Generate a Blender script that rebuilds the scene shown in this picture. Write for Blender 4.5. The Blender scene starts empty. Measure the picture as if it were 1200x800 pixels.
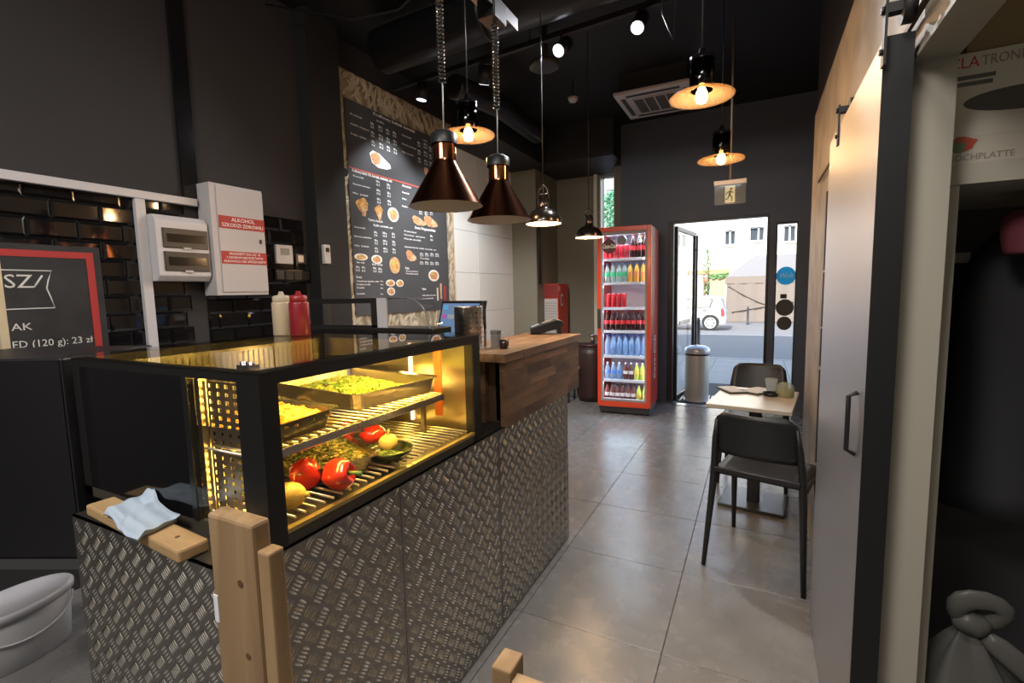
import bpy, bmesh, math, random
from mathutils import Matrix, Vector
random.seed(7)
SC = bpy.context.scene
COL = SC.collection
PI = math.pi
R = math.radians

# ------------------------------------------------------------------ camera, sky, sun, exposure
cd = bpy.data.cameras.new('camera'); cam = bpy.data.objects.new('camera', cd); COL.objects.link(cam)
ax, ay, az = (Vector((0.8935492, 0.4484167, -0.02218781)), Vector((-0.02627144, 0.10155779, 0.99448269)),
              Vector((0.44819599, -0.8880363, 0.10252743)))
cam.matrix_world = Matrix(((ax.x, ay.x, az.x, 0), (ax.y, ay.y, az.y, 0), (ax.z, ay.z, az.z, 1.41), (0, 0, 0, 1)))
cd.sensor_fit = 'HORIZONTAL'; cd.sensor_width = 36; cd.lens = 36*568.37/1200; cd.clip_start = .02; cd.clip_end = 300
SC.camera = cam

W = bpy.data.worlds.new('sky'); SC.world = W; W.use_nodes = True
wn = W.node_tree.nodes; wl = W.node_tree.links; wn.clear()
sky = wn.new('ShaderNodeTexSky'); sky.sky_type = 'NISHITA'; sky.sun_disc = False
sky.sun_elevation = R(46); sky.sun_rotation = R(200); sky.air_density = 1.2
bg = wn.new('ShaderNodeBackground'); bg.inputs['Strength'].default_value = .34
wo = wn.new('ShaderNodeOutputWorld')
wl.new(sky.outputs[0], bg.inputs[0]); wl.new(bg.outputs[0], wo.inputs[0])

def lamp(name, kind, loc, energy, color=(1, 1, 1), rot=(0, 0, 0), size=.1, size_y=None, parent=None, spot=None):
    l = bpy.data.lights.new(name, kind); l.energy = energy; l.color = color
    if kind == 'AREA':
        l.size = size
        if size_y: l.shape = 'RECTANGLE'; l.size_y = size_y
    elif kind == 'SUN': l.angle = R(.6)
    else: l.shadow_soft_size = size
    if spot: l.spot_size = R(spot); l.spot_blend = .6
    o = bpy.data.objects.new(name, l); COL.objects.link(o); o.location = loc; o.rotation_euler = rot
    if parent: o.parent = parent
    return o
lamp('sun', 'SUN', (-5, -20, 30), 5, (1, .95, .86), (R(44), 0, R(-14)))
# ceiling panels of the kitchen behind the photographer and of the side room, plus an added aisle fill
lamp('kitchen_light', 'AREA', (-1.2, -.9, 3.1), 34, (1, .93, .86), (R(24), 0, R(10)), 1.2, .6)
lamp('added_aisle_fill', 'AREA', (-.15, .35, 3.3), 12, (1, .93, .84), (R(8), 0, 0), .5, .25)  # unseen fill lamp added overhead to raise highlights on the tread bars
lamp('side_room_light', 'AREA', (1.0, -.6, 2.5), 5, (1, .86, .64), (R(20), 0, R(-10)), .5, .5)
SC.view_settings.view_transform = 'Standard'; SC.view_settings.look = 'None'
SC.view_settings.exposure = 1.08; SC.view_settings.gamma = 1; SC.view_settings.use_curve_mapping = False

# ------------------------------------------------------------------ materials
MATS = {}
def M(name, col=(.8, .8, .8), rough=.5, metal=0, emit=None, es=1, vary=0, noise=None, bump=None, spec=.5, mix=None, coat=0):
    """vary: per-object brightness; noise=(scale,amount): mottled colour; bump=(scale,strength); mix=(col2,scale)"""
    if name in MATS: return MATS[name]
    m = bpy.data.materials.new(name); m.use_nodes = True; nt = m.node_tree; n = nt.nodes; b = n['Principled BSDF']
    b.inputs['Base Color'].default_value = (*col, 1); b.inputs['Roughness'].default_value = rough
    b.inputs['Metallic'].default_value = metal; b.inputs['Specular IOR Level'].default_value = spec
    b.inputs['Coat Weight'].default_value = coat
    m.diffuse_color = (*col, 1)
    if emit: b.inputs['Emission Color'].default_value = (*emit, 1); b.inputs['Emission Strength'].default_value = es
    tc = None
    if noise or bump or mix: tc = n.new('ShaderNodeTexCoord')
    src = None
    if noise or mix:
        t = n.new('ShaderNodeTexNoise'); t.inputs['Scale'].default_value = (noise or (mix[1],))[0]; t.inputs['Detail'].default_value = 6
        nt.links.new(tc.outputs['Object'], t.inputs['Vector'])
        r = n.new('ShaderNodeValToRGB')
        if mix:
            r.color_ramp.elements[0].position = .38; r.color_ramp.elements[1].position = .62
            r.color_ramp.elements[0].color = (*col, 1); r.color_ramp.elements[1].color = (*mix[0], 1)
        else:
            a = noise[1]
            r.color_ramp.elements[0].position = .3; r.color_ramp.elements[1].position = .7
            r.color_ramp.elements[0].color = (*[c*(1-a) for c in col], 1); r.color_ramp.elements[1].color = (*[min(1, c*(1+a)) for c in col], 1)
        nt.links.new(t.outputs['Fac'], r.inputs['Fac']); src = r.outputs['Color']
    if vary:
        oi = n.new('ShaderNodeObjectInfo'); mr = n.new('ShaderNodeMapRange')
        mr.inputs['To Min'].default_value = 1-vary; mr.inputs['To Max'].default_value = 1+vary
        nt.links.new(oi.outputs['Random'], mr.inputs['Value'])
        hs = n.new('ShaderNodeHueSaturation'); hs.inputs['Color'].default_value = (*col, 1)
        nt.links.new(mr.outputs[0], hs.inputs['Value'])
        if src: nt.links.new(src, hs.inputs['Color'])
        src = hs.outputs['Color']
    if src: nt.links.new(src, b.inputs['Base Color'])
    if bump:
        t2 = n.new('ShaderNodeTexNoise'); t2.inputs['Scale'].default_value = bump[0]; t2.inputs['Detail'].default_value = 5
        nt.links.new(tc.outputs['Object'], t2.inputs['Vector'])
        bp = n.new('ShaderNodeBump'); bp.inputs['Strength'].default_value = bump[1]; bp.inputs['Distance'].default_value = .01
        nt.links.new(t2.outputs['Fac'], bp.inputs['Height']); nt.links.new(bp.outputs[0], b.inputs['Normal'])
    MATS[name] = m
    return m

def glass(name, tint=(1, 1, 1), rough=0, refl=1.45):
    if name in MATS: return MATS[name]
    m = bpy.data.materials.new(name); m.use_nodes = True; nt = m.node_tree; n = nt.nodes; n.clear()
    o = n.new('ShaderNodeOutputMaterial'); mx = n.new('ShaderNodeMixShader'); f = n.new('ShaderNodeFresnel'); f.inputs[0].default_value = refl
    t = n.new('ShaderNodeBsdfTransparent'); t.inputs[0].default_value = (*tint, 1)
    g = n.new('ShaderNodeBsdfGlossy'); g.inputs['Roughness'].default_value = rough
    ge = n.new('ShaderNodeNewGeometry'); ma = n.new('ShaderNodeMath'); ma.operation = 'MULTIPLY_ADD'; ma.inputs[1].default_value = -1; ma.inputs[2].default_value = 1; mu = n.new('ShaderNodeMath'); mu.operation = 'MULTIPLY'
    nt.links.new(ge.outputs['Backfacing'], ma.inputs[0]); nt.links.new(ma.outputs[0], mu.inputs[0]); nt.links.new(f.outputs[0], mu.inputs[1])   # one surface reflection per pane
    nt.links.new(mu.outputs[0], mx.inputs[0]); nt.links.new(t.outputs[0], mx.inputs[1]); nt.links.new(g.outputs[0], mx.inputs[2])
    nt.links.new(mx.outputs[0], o.inputs[0]); MATS[name] = m; m.diffuse_color = (*tint, .3)
    return m

def frost(name, col, t=.5, rough=.4):
    """cloudy plastic or frosted glass: part see-through, part scattering"""
    if name in MATS: return MATS[name]
    m = bpy.data.materials.new(name); m.use_nodes = True; nt = m.node_tree; n = nt.nodes; b = n['Principled BSDF']
    b.inputs['Base Color'].default_value = (*col, 1); b.inputs['Roughness'].default_value = rough
    tr = n.new('ShaderNodeBsdfTransparent'); tr.inputs[0].default_value = (*col, 1); tl = n.new('ShaderNodeBsdfTranslucent'); tl.inputs[0].default_value = (*col, 1)
    a = n.new('ShaderNodeMixShader'); a.inputs[0].default_value = .5; c = n.new('ShaderNodeMixShader'); c.inputs[0].default_value = t
    nt.links.new(b.outputs[0], a.inputs[1]); nt.links.new(tl.outputs[0], a.inputs[2])
    nt.links.new(a.outputs[0], c.inputs[1]); nt.links.new(tr.outputs[0], c.inputs[2]); nt.links.new(c.outputs[0], n['Material Output'].inputs[0])
    MATS[name] = m; return m

def wood(name, c1, c2, scale=3, rough=.45, axis=(1, 1, 1), vary=.12):
    if name in MATS: return MATS[name]
    m = bpy.data.materials.new(name); m.use_nodes = True; nt = m.node_tree; n = nt.nodes; b = n['Principled BSDF']
    tc = n.new('ShaderNodeTexCoord'); mp = n.new('ShaderNodeMapping'); mp.inputs['Scale'].default_value = axis
    oi = n.new('ShaderNodeObjectInfo'); ad = n.new('ShaderNodeVectorMath'); ad.operation = 'ADD'
    nt.links.new(tc.outputs['Object'], ad.inputs[0]); nt.links.new(oi.outputs['Random'], ad.inputs[1]); nt.links.new(ad.outputs[0], mp.inputs['Vector'])
    w = n.new('ShaderNodeTexNoise'); w.inputs['Scale'].default_value = scale; w.inputs['Detail'].default_value = 8; w.inputs['Distortion'].default_value = .8
    nt.links.new(mp.outputs[0], w.inputs['Vector'])
    r = n.new('ShaderNodeValToRGB'); r.color_ramp.elements[0].position = .35; r.color_ramp.elements[1].position = .66
    r.color_ramp.elements[0].color = (*c1, 1); r.color_ramp.elements[1].color = (*c2, 1)
    nt.links.new(w.outputs['Fac'], r.inputs['Fac'])
    mr = n.new('ShaderNodeMapRange'); mr.inputs['To Min'].default_value = 1-vary; mr.inputs['To Max'].default_value = 1+vary
    nt.links.new(oi.outputs['Random'], mr.inputs['Value'])
    hs = n.new('ShaderNodeHueSaturation'); nt.links.new(r.outputs['Color'], hs.inputs['Color']); nt.links.new(mr.outputs[0], hs.inputs['Value'])
    nt.links.new(hs.outputs[0], b.inputs['Base Color']); b.inputs['Roughness'].default_value = rough
    m.diffuse_color = (*c2, 1); MATS[name] = m; return m

BLACK = M('black_paint', (.012, .012, .014), .55)
BLACKGLOSS = M('black_gloss', (.008, .008, .009), .12)
BLACKPL = M('black_plastic', (.014, .015, .018), .42, bump=(300, .08))
WHITEPL = M('white_plastic', (.56, .55, .57), .35)
WHITEMET = M('white_metal', (.5, .48, .49), .4)
STEEL = M('stainless_steel', (.62, .6, .57), .24, 1)
CHROME = M('chrome', (.8, .8, .8), .08, 1)
RED = M('red_enamel', (.75, .06, .02), .35)
GLASS = glass('clear_glass')
SMOKE = glass('smoked_glass', (.25, .25, .26))
WHITEINK = M('white_ink', (.85, .85, .82), .6)

# ------------------------------------------------------------------ mesh builder
class MB:
    def __init__(s): s.v = []; s.f = []; s.sm = []
    def add(s, vs, fs, smooth=False):
        o = len(s.v); s.v += [tuple(v) for v in vs]
        for f in fs: s.f.append(tuple(i+o for i in f)); s.sm.append(smooth)
        return s
    def box(s, x0, x1, y0, y1, z0, z1, rot=None, about=None):
        vs = [Vector((x, y, z)) for z in (z0, z1) for y in (y0, y1) for x in (x0, x1)]
        if rot is not None:
            c = Vector(about or ((x0+x1)/2, (y0+y1)/2, (z0+z1)/2)); vs = [rot @ (v-c) + c for v in vs]
        return s.add(vs, [(0, 2, 3, 1), (4, 5, 7, 6), (0, 1, 5, 4), (2, 6, 7, 3), (0, 4, 6, 2), (1, 3, 7, 5)])
    def frustum(s, b, t, z0, z1):
        """b,t=(x0,x1,y0,y1) rectangles at z0,z1"""
        vs = [(x, y, z0) for y in b[2:] for x in b[:2]] + [(x, y, z1) for y in t[2:] for x in t[:2]]
        return s.add(vs, [(0, 2, 3, 1), (4, 5, 7, 6), (0, 1, 5, 4), (2, 6, 7, 3), (0, 4, 6, 2), (1, 3, 7, 5)])
    def cyl(s, p0, p1, r0, r1=None, n=16, caps=True, smooth=True):
        r1 = r0 if r1 is None else r1; p0 = Vector(p0); p1 = Vector(p1); d = (p1-p0).normalized()
        u = d.orthogonal().normalized(); w = d.cross(u)
        vs = [p + (u*math.cos(a)+w*math.sin(a))*r for p, r in ((p0, r0), (p1, r1)) for a in [2*PI*i/n for i in range(n)]]
        s.add(vs, [(i, (i+1) % n, n+(i+1) % n, n+i) for i in range(n)], smooth)
        if caps: s.add(vs, [tuple(range(n-1, -1, -1)), tuple(range(n, 2*n))])
        return s
    def lathe(s, prof, n=24, c=(0, 0, 0), smooth=True, sy=1):
        vs = []; fs = []
        for r, z in prof:
            for i in range(n): vs.append((c[0]+r*math.cos(2*PI*i/n), c[1]+sy*r*math.sin(2*PI*i/n), c[2]+z))
        for k in range(len(prof)-1):
            for i in range(n): j = (i+1) % n; fs.append((k*n+i, k*n+j, (k+1)*n+j, (k+1)*n+i))
        return s.add(vs, fs, smooth)
    def tube(s, pts, r, n=8, smooth=True):
        pts = [Vector(p) for p in pts]; m = len(pts); rs = r if isinstance(r, (list, tuple)) else [r]*m
        vs = []; u = None
        for i, p in enumerate(pts):
            d = (pts[min(i+1, m-1)]-pts[max(i-1, 0)]).normalized()
            u = d.orthogonal().normalized() if u is None else (u-d*u.dot(d)).normalized()
            w = d.cross(u)
            vs += [p+(u*math.cos(2*PI*k/n)+w*math.sin(2*PI*k/n))*rs[i] for k in range(n)]
        fs = [(i*n+k, i*n+(k+1) % n, (i+1)*n+(k+1) % n, (i+1)*n+k) for i in range(m-1) for k in range(n)]
        s.add(vs, fs, smooth); return s.add(vs, [tuple(range(n-1, -1, -1)), tuple(range((m-1)*n, m*n))])
    def prism(s, poly, axis, a0, a1, smooth=False):
        """poly: 2D points in the other two axes (order xyz without axis)"""
        def P(p, a):
            return {'x': (a, p[0], p[1]), 'y': (p[0], a, p[1]), 'z': (p[0], p[1], a)}[axis]
        n = len(poly); vs = [P(p, a0) for p in poly]+[P(p, a1) for p in poly]
        s.add(vs, [(i, (i+1) % n, n+(i+1) % n, n+i) for i in range(n)], smooth)
        return s.add(vs, [tuple(range(n-1, -1, -1)), tuple(range(n, 2*n))])
    def ball(s, c, r, n=14, m=9, sz=1, wob=0, sx=1, sy=1):
        vs = []; fs = []
        for j in range(m+1):
            t = PI*j/m
            for i in range(n):
                a = 2*PI*i/n; k = r*(1+wob*math.sin(3*a+2*t)+wob*.6*math.cos(5*a-3*t))
                vs.append((c[0]+sx*k*math.sin(t)*math.cos(a), c[1]+sy*k*math.sin(t)*math.sin(a), c[2]+sz*k*math.cos(t)))
        for j in range(m):
            for i in range(n): q = (i+1) % n; fs.append((j*n+i, (j+1)*n+i, (j+1)*n+q, j*n+q))
        return s.add(vs, fs, True)
    def mesh(s, name, mat, off=None, bevel=0, seg=2):
        me = bpy.data.meshes.new(name)
        vs = [tuple(off @ Vector(v)) for v in s.v] if off else s.v
        me.from_pydata(vs, [], s.f); me.polygons.foreach_set('use_smooth', s.sm)
        bm = bmesh.new(); bm.from_mesh(me)
        bmesh.ops.remove_doubles(bm, verts=bm.verts, dist=1e-6)
        bmesh.ops.recalc_face_normals(bm, faces=bm.faces)
        if bevel:
            es = [e for e in bm.edges if len(e.link_faces) == 2 and e.calc_face_angle(0) > .6]
            bmesh.ops.bevel(bm, geom=es, offset=bevel, segments=seg, profile=.5, affect='EDGES')
        bm.to_mesh(me); bm.free(); me.update()
        if mat: me.materials.append(mat)
        return me
    def build(s, name, mat, parent=None, w=False, bevel=0, seg=2, sub=0):
        off = None
        if w and parent:
            r = parent
            while r.parent: r = r.parent
            off = (Matrix.Translation(r.location) @ r.rotation_euler.to_matrix().to_4x4()).inverted()
        o = bpy.data.objects.new(name, s.mesh(name, mat, off, bevel, seg)); COL.objects.link(o)
        if parent: o.parent = parent
        if sub:
            md = o.modifiers.new('s', 'SUBSURF'); md.levels = md.render_levels = sub
            for p in o.data.polygons: p.use_smooth = True
        return o

def tag(o, label=None, cat=None, group=None, kind=None):
    if label: o['label'] = label
    if cat: o['category'] = cat
    if group: o['group'] = group
    if kind: o['kind'] = kind
    return o
def thing(name, label, cat, loc=(0, 0, 0), rz=0, group=None):
    o = bpy.data.objects.new(name, None); COL.objects.link(o); o.location = loc; o.rotation_euler = (0, 0, R(rz))
    o.empty_display_size = .05
    return tag(o, label, cat, group)
def struct(name, mb, mat, parent=None, **k):
    o = mb.build(name, mat, parent, **k)
    if not parent: o['kind'] = 'structure'
    return o
def piece(name, mesh, parent, loc=(0, 0, 0), rot=(0, 0, 0), sc=None):
    o = bpy.data.objects.new(name, mesh); COL.objects.link(o); o.parent = parent; o.location = loc; o.rotation_euler = rot
    if sc: o.scale = sc
    return o
def dup(root, loc, rz=None, label=None, group=None):
    r = root.copy(); COL.objects.link(r); r.location = loc
    if rz is not None: r.rotation_euler = (0, 0, R(rz))
    if label: r['label'] = label
    if group: r['group'] = group
    for ch in list(root.children):
        c = ch.copy(); COL.objects.link(c); c.parent = r
        for g in list(ch.children):
            d = g.copy(); COL.objects.link(d); d.parent = c
    return r
def text(name, s, mat, parent, x, y, z, size=.02, width=None, align='LEFT', rot=None, depth=.0006, shear=0, bold=0):
    """lettering standing in the local XZ plane, facing -y, left to right along +x"""
    c = bpy.data.curves.new(name, 'FONT'); c.body = s; c.size = size; c.resolution_u = 2; c.extrude = depth; c.shear = shear; c.offset = bold
    c.align_x = align; c.align_y = 'CENTER'
    t = bpy.data.objects.new('t', c); me = bpy.data.meshes.new_from_object(t); bpy.data.objects.remove(t); bpy.data.curves.remove(c)
    xs = [v.co.x for v in me.vertices] or [0, 1]
    k = width/max(1e-4, max(xs)-min(xs)) if width else 1
    for v in me.vertices:
        px, py, pz = v.co.x*k, v.co.y, v.co.z; v.co = (px, -pz, py)
    me.materials.clear(); me.materials.append(mat); me.name = name
    o = bpy.data.objects.new(name, me); COL.objects.link(o); o.parent = parent; o.location = (x, y, z)
    if rot: o.rotation_euler = rot
    return o
def disc_poly(cx, cz, rx, rz, n=20, wob=0):
    return [(cx+rx*(1+wob*math.sin(3*a+cx*40)+wob*.7*math.sin(5*a))*math.cos(a), cz+rz*(1+wob*math.sin(4*a+cz*30))*math.sin(a)) for a in [2*PI*i/n for i in range(n)]]

# ------------------------------------------------------------------ the room shell
XL = -2.95           # left wall face
YF = 6.12            # street wall inner face
CZ = 3.40            # ceiling
FLOORG = M('floor_grout', (.05, .05, .05), .8)
def tile_mat():
    m = M('floor_tile', (.2, .195, .19), .3, vary=.05, noise=(5, .16), bump=(7, .015))
    n = m.node_tree.nodes; t = n.new('ShaderNodeTexNoise'); t.inputs['Scale'].default_value = 9; t.inputs['Detail'].default_value = 7
    mr = n.new('ShaderNodeMapRange'); mr.inputs['To Min'].default_value = .17; mr.inputs['To Max'].default_value = .36
    tc = [x for x in n if x.type == 'TEX_COORD'][0]
    m.node_tree.links.new(tc.outputs['Object'], t.inputs['Vector']); m.node_tree.links.new(t.outputs['Fac'], mr.inputs['Value'])
    m.node_tree.links.new(mr.outputs[0], n['Principled BSDF'].inputs['Roughness']); return m
FT = tile_mat()
floor = struct('floor', MB().box(-3.2, 1.5, -2, YF, -.06, -.004), FLOORG)
tm = MB().box(.0015, .6005, .0015, .6005, -.012, 0).mesh('floor_tile', FT, bevel=.0012, seg=1)
for i in range(-4, 3):
    for j in range(-6, 8):
        x = -.895+.602*i; y = 1.805+.602*j
        if y+.6 > YF+.001 or x > 1.2: continue
        piece('floor_tile', tm, floor, (x, y, 0))
struct('trim_1', MB().box(XL, 1.0, YF-.09, YF+.02, -.01, .004), M('threshold_steel', (.6, .6, .6), .3, 1))

struct('ceiling', MB().box(-3.2, 1.5, -2, 6.9, CZ, CZ+.12), M('ceiling_black', (.008, .008, .009), .6))
WL = M('left_wall_paint', (.026, .024, .026), .7, bump=(120, .05))
wall_left = struct('wall_left', MB().box(XL-.2, XL, -2, 6.9, -.05, CZ), WL)
struct('wall_back', MB().box(-3.2, 1.5, -2.1, -2, -.05, CZ), M('kitchen_wall', (.45, .44, .42), .6))
SIDEW = M('side_room_wall', (.32, .27, .2), .6)
struct('wall_side', MB().box(1.45, 1.6, -2, 6.3, -.05, CZ), SIDEW)
FWM = M('street_wall_haze_tint', (.075, .09, .125), .45)  # bluish lens haze over the dark wall is put into this base colour
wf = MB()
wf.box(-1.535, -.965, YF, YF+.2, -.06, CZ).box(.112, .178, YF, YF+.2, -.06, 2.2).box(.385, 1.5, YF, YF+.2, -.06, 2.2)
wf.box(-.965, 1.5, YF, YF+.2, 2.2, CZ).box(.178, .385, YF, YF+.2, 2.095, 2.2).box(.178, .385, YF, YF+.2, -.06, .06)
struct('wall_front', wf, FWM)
OLIVE = M('olive_paint', (.2, .185, .135), .6, bump=(60, .04))
struct('wall_front_left', MB().box(XL, -1.965, 6.66, 6.9, -.05, 2.97).box(-1.965, -1.675, 6.66, 6.9, -.05, .95).box(-1.675, -1.535, 6.32, 6.9, -.05, 2.97), OLIVE)
struct('trim_2', MB().box(XL, -2.59, 5.9, 6.66, 0, 2.97), OLIVE)           # pilaster
struct('trim_3', MB().box(XL, -2.41, 4.56, 5.76, 2.97, CZ).box(XL, -1.535, 5.76, 6.9, 2.97, CZ), M('bulkhead_black', (.012, .012, .013), .55))
struct('trim_4', MB().box(-2.03, -1.985, 6.60, 6.66, .76, 2.97), M('cream_frame', (.75, .7, .58), .5))
w1 = struct('window_1', MB().box(-1.965, -1.945, 6.64, 6.74, .95, 2.95).box(-1.695, -1.675, 6.64, 6.74, .95, 2.95).box(-1.945, -1.695, 6.64, 6.74, 2.92, 2.95).box(-1.945, -1.695, 6.64, 6.74, .95, .98), M('window_grey', (.3, .3, .3), .4))
MB().box(-1.945, -1.695, 6.69, 6.696, .98, 2.92).build('pane', GLASS, w1)

# right wall: low partition with the opening the photographer stands by
def plaster():
    m = M('osb_plaster', (.36, .31, .245), .55, mix=((.26, .225, .175), 6), bump=(18, .5)); return m
wr = MB()
wr.box(.30, .372, 1.43, 3.72, -.05, 2.47).box(.30, .372, -.6, 1.43, 1.905, 2.47).box(.30, .372, -2, -.6, -.05, 2.47)
struct('wall_right', wr, plaster())
struct('trim_5', MB().box(.31, 1.45, -2, 3.72, 2.47, CZ).box(.372, 1.45, 3.6, 3.72, -.05, 2.47), M('upper_black', (.008, .008, .009), .6))
JAMB = M('jamb_beige', (.36, .34, .285), .6)
struct('trim_6', MB().box(.296, .376, 1.422, 1.43, 0, 1.905).box(.296, .376, -.6, 1.43, 1.895, 1.905), JAMB)

# ------------------------------------------------------------------ left wall surface: black metro tiles, white tiles
METRO = M('metro_tile_black', (.006, .006, .007), .06, spec=.6)
MCACHE = {}
def metro(w):
    k = round(w, 3)
    if k not in MCACHE:
        h = .0885; e = .012
        b = MB(); b.v = []
        vs = [(0, 0, 0), (w, 0, 0), (w, 0, h), (0, 0, h), (0, -.004, 0), (w, -.004, 0), (w, -.004, h), (0, -.004, h), (e, -.011, e), (w-e, -.011, e), (w-e, -.011, h-e), (e, -.011, h-e)]
        b.add(vs, [(0, 1, 5, 4), (1, 2, 6, 5), (2, 3, 7, 6), (3, 0, 4, 7), (4, 5, 9, 8), (5, 6, 10, 9), (6, 7, 11, 10), (7, 4, 8, 11), (8, 9, 10, 11)])
        MCACHE[k] = b.mesh('metro_tile', METRO)
    return MCACHE[k]
def metro_field(y0, y1, ztop, rows, anchor):
    for r in range(rows):
        z = ztop-.0911*(r+1); y = anchor+(.0945 if r % 2 else 0)
        while y > y0: y -= .189
        while y < y1:
            a = max(y, y0); b = min(y+.187, y1)
            if b-a > .03:
                o = piece('metro_tile', metro(b-a), wall_left, (XL, a, z), (random.uniform(-.006, .006), 0, PI/2+random.uniform(-.004, .004)))
            y += .189
metro_field(.5, 1.70, 1.979, 10, 1.010)
metro_field(1.79, 2.52, 1.953, 10, 1.95)
WTILE = M('white_wall_tile', (.78, .78, .73), .18, vary=.02)
def wtile(w, h): return MB().box(0, w, -.012, 0, 0, h).mesh('wall_tile', WTILE, bevel=.0015, seg=1)
for (a, b) in ((4.46, 4.985), (4.988, 5.897)):
    for (c, d) in ((.25, .715), (.718, 1.183), (1.186, 1.632), (1.635, 2.098), (2.101, 2.53), (2.533, 2.968)):
        piece('wall_tile', wtile(b-a, d-c), wall_left, (XL, a, c), (0, 0, PI/2))
# wall strips
struct('trim_7', MB().box(XL, XL+.02, 1.70, 1.785, 1.99, CZ), BLACKGLOSS)
struct('trim_8', MB().box(XL, XL+.12, 2.55, 2.84, 0, CZ), M('pillar_black', (.014, .014, .014), .6))

# ------------------------------------------------------------------ things on the left wall (local: x along the wall, front -y)
def wallthing(name, label, cat, y, z, off=0, group=None):
    return thing(name, label, cat, (XL+off, y, z), 90, group)
t = wallthing('cable_trunking', 'white plastic cable trunking over black tiles with one branch dropping beside the fuse box', 'trunking', 1.0, 1.94, .012)
MB().box(-.5, .76, -.03, 0, 0, .042).build('top_run', WHITEPL, t, bevel=.003)
MB().box(.438, .486, -.03, 0, -.95, -.001).build('drop_run', WHITEPL, t, bevel=.003)

t = wallthing('fuse_box', 'white plastic fuse box with two dark smoked flap windows', 'fuse box', 1.487, 1.507, .013)
MB().prism([(0, 0), (-.07, 0), (-.095, .03), (-.095, .325), (-.07, .355), (0, .355)], 'x', 0, .28).build('body', WHITEPL, t, bevel=.004)
for z in (.18, .055):
    f = MB().box(.03, .27, -.102, -.094, z, z+.105).build('flap', M('flap_dark', (.03, .03, .03), .35), t, bevel=.003)
    MB().box(.05, .25, -.104, -.101, z+.03, z+.075).build('window', BLACKGLOSS, f)
    MB().box(.13, .17, -.107, -.1, z-.006, z+.004).build('catch', WHITEPL, f)

t = wallthing('metal_cabinet', 'white metal wall cabinet carrying two red alcohol warning signs', 'cabinet', 1.775, 1.424, .013)
MB().box(0, .335, -.12, 0, 0, .65).build('body', WHITEMET, t, bevel=.003)
d = MB().box(.035, .332, -.127, -.12, .02, .635).build('door', WHITEMET, t, bevel=.002)
MB().box(.29, .303, -.134, -.127, .32, .345).build('lock', M('dark_lock', (.08, .08, .08), .4, .6), d)
SIGNRED = M('sign_red', (.42, .028, .022), .5)
s1 = MB().box(.037, .332, -.129, -.1265, .395, .468).build('sign', SIGNRED, t)
text('lettering', 'ALKOHOL', WHITEINK, s1, .19, -.1295, .448, .032, .15, 'CENTER')
text('lettering', 'SZKODZI ZDROWIU', WHITEINK, s1, .187, -.1295, .415, .03, .265, 'CENTER')
s2 = MB().box(.037, .332, -.129, -.1265, .188, .262).build('sign', SIGNRED, t)
for k, (s_, w_) in enumerate((('MŁODZIEŻY DO LAT 18', .2), ('I OSOBOM NIETRZEŹWYM', .235), ('ALKOHOLU NIE SPRZEDAJEMY', .275))):
    text('lettering', s_, WHITEINK, s2, .186, -.1295, .247-.022*k, .02, w_, 'CENTER')

t = wallthing('chalkboard', 'black chalkboard with red inner border and handwritten prices in chalk', 'chalkboard', .45, 1.10, .013)
MB().box(0, .815, -.018, 0, 0, .57).build('board', M('chalk_black', (.02, .02, .022), .65, noise=(9, .35)), t, bevel=.002)
rb = MB().box(.02, .785, -.021, -.0175, .513, .543).box(.755, .785, -.021, -.0175, .02, .513).box(.02, .05, -.021, -.0175, .02, .513)
rb.build('border', M('chalk_red', (.4, .03, .03), .6), t)
CHALK = M('chalk_white', (.62, .62, .6), .9)
cw = MB()
cw.tube([(.1, -.0195, .452), (.62, -.0195, .452), (.605, -.0195, .41), (.596, -.0195, .372), (.607, -.0195, .33), (.617, -.0195, .282), (.1, -.0195, .276)], .003, 5)
cw.build('chalk_flag', CHALK, t)
text('lettering', 'SZ', CHALK, t, .453, -.0195, .40, .085, .095)
MB().tube([(.552, -.0195, .375), (.585, -.0195, .43)], .004, 5).build('chalk_stroke', CHALK, t)
text('lettering', 'AK', CHALK, t, .46, -.0195, .2, .045, .07)
text('lettering', 'ED (120 g): 23 zł', CHALK, t, .455, -.0195, .122, .045, .29)
text('lettering', 'cony): 26', CHALK, t, .45, -.0195, .065, .045, .22)

MB()
o = MB().box(-2.62, -2.585, .775, .80, .62, 1.62).build('wooden_batten', wood('pale_wood', (.5, .42, .28), (.68, .6, .44), 4, .6, (1, 1, .15)), None, bevel=.003)
tag(o, 'pale upright wooden batten in front of the chalkboard', 'batten')

t = wallthing('thermostat', 'square white thermostat on black tiles right of the alcohol sign cabinet', 'thermostat', 2.262, 1.635, .012)
MB().box(0, .135, -.022, 0, 0, .128).build('body', WHITEPL, t, bevel=.004); MB().box(.035, .105, -.024, -.0215, .06, .105).build('screen', M('lcd', (.2, .22, .22), .3), t)
t = wallthing('light_switch', 'white light switch in a dark frame between thermostat and intercom', 'switch', 2.43, 1.64, .012)
MB().box(0, .09, -.012, 0, 0, .072).build('frame', M('dark_frame', (.05, .05, .055), .3), t, bevel=.003); MB().box(.015, .06, -.017, -.011, .012, .06).build('rocker', M('ivory', (.8, .72, .6), .4), t, bevel=.002)
t = thing('intercom', 'slim white intercom handset on the black pillar', 'intercom', (XL+.12, 2.56, 1.64), 90)
MB().box(.01, .07, -.03, 0, 0, .138).build('body', WHITEPL, t, bevel=.006); MB().box(.025, .055, -.033, -.029, .085, .115).build('display', BLACKGLOSS, t)
t = wallthing('socket_frame', 'black quadruple socket frame below the thermostat', 'socket', 2.25, 1.515, .012)
MB().box(0, .3, -.012, 0, 0, .085).build('frame', BLACKGLOSS, t, bevel=.003)
for k in range(4): MB().box(.012+.072*k, .072+.072*k, -.015, -.011, .012, .073).build('socket_face', BLACKPL, t, bevel=.002)

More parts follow.
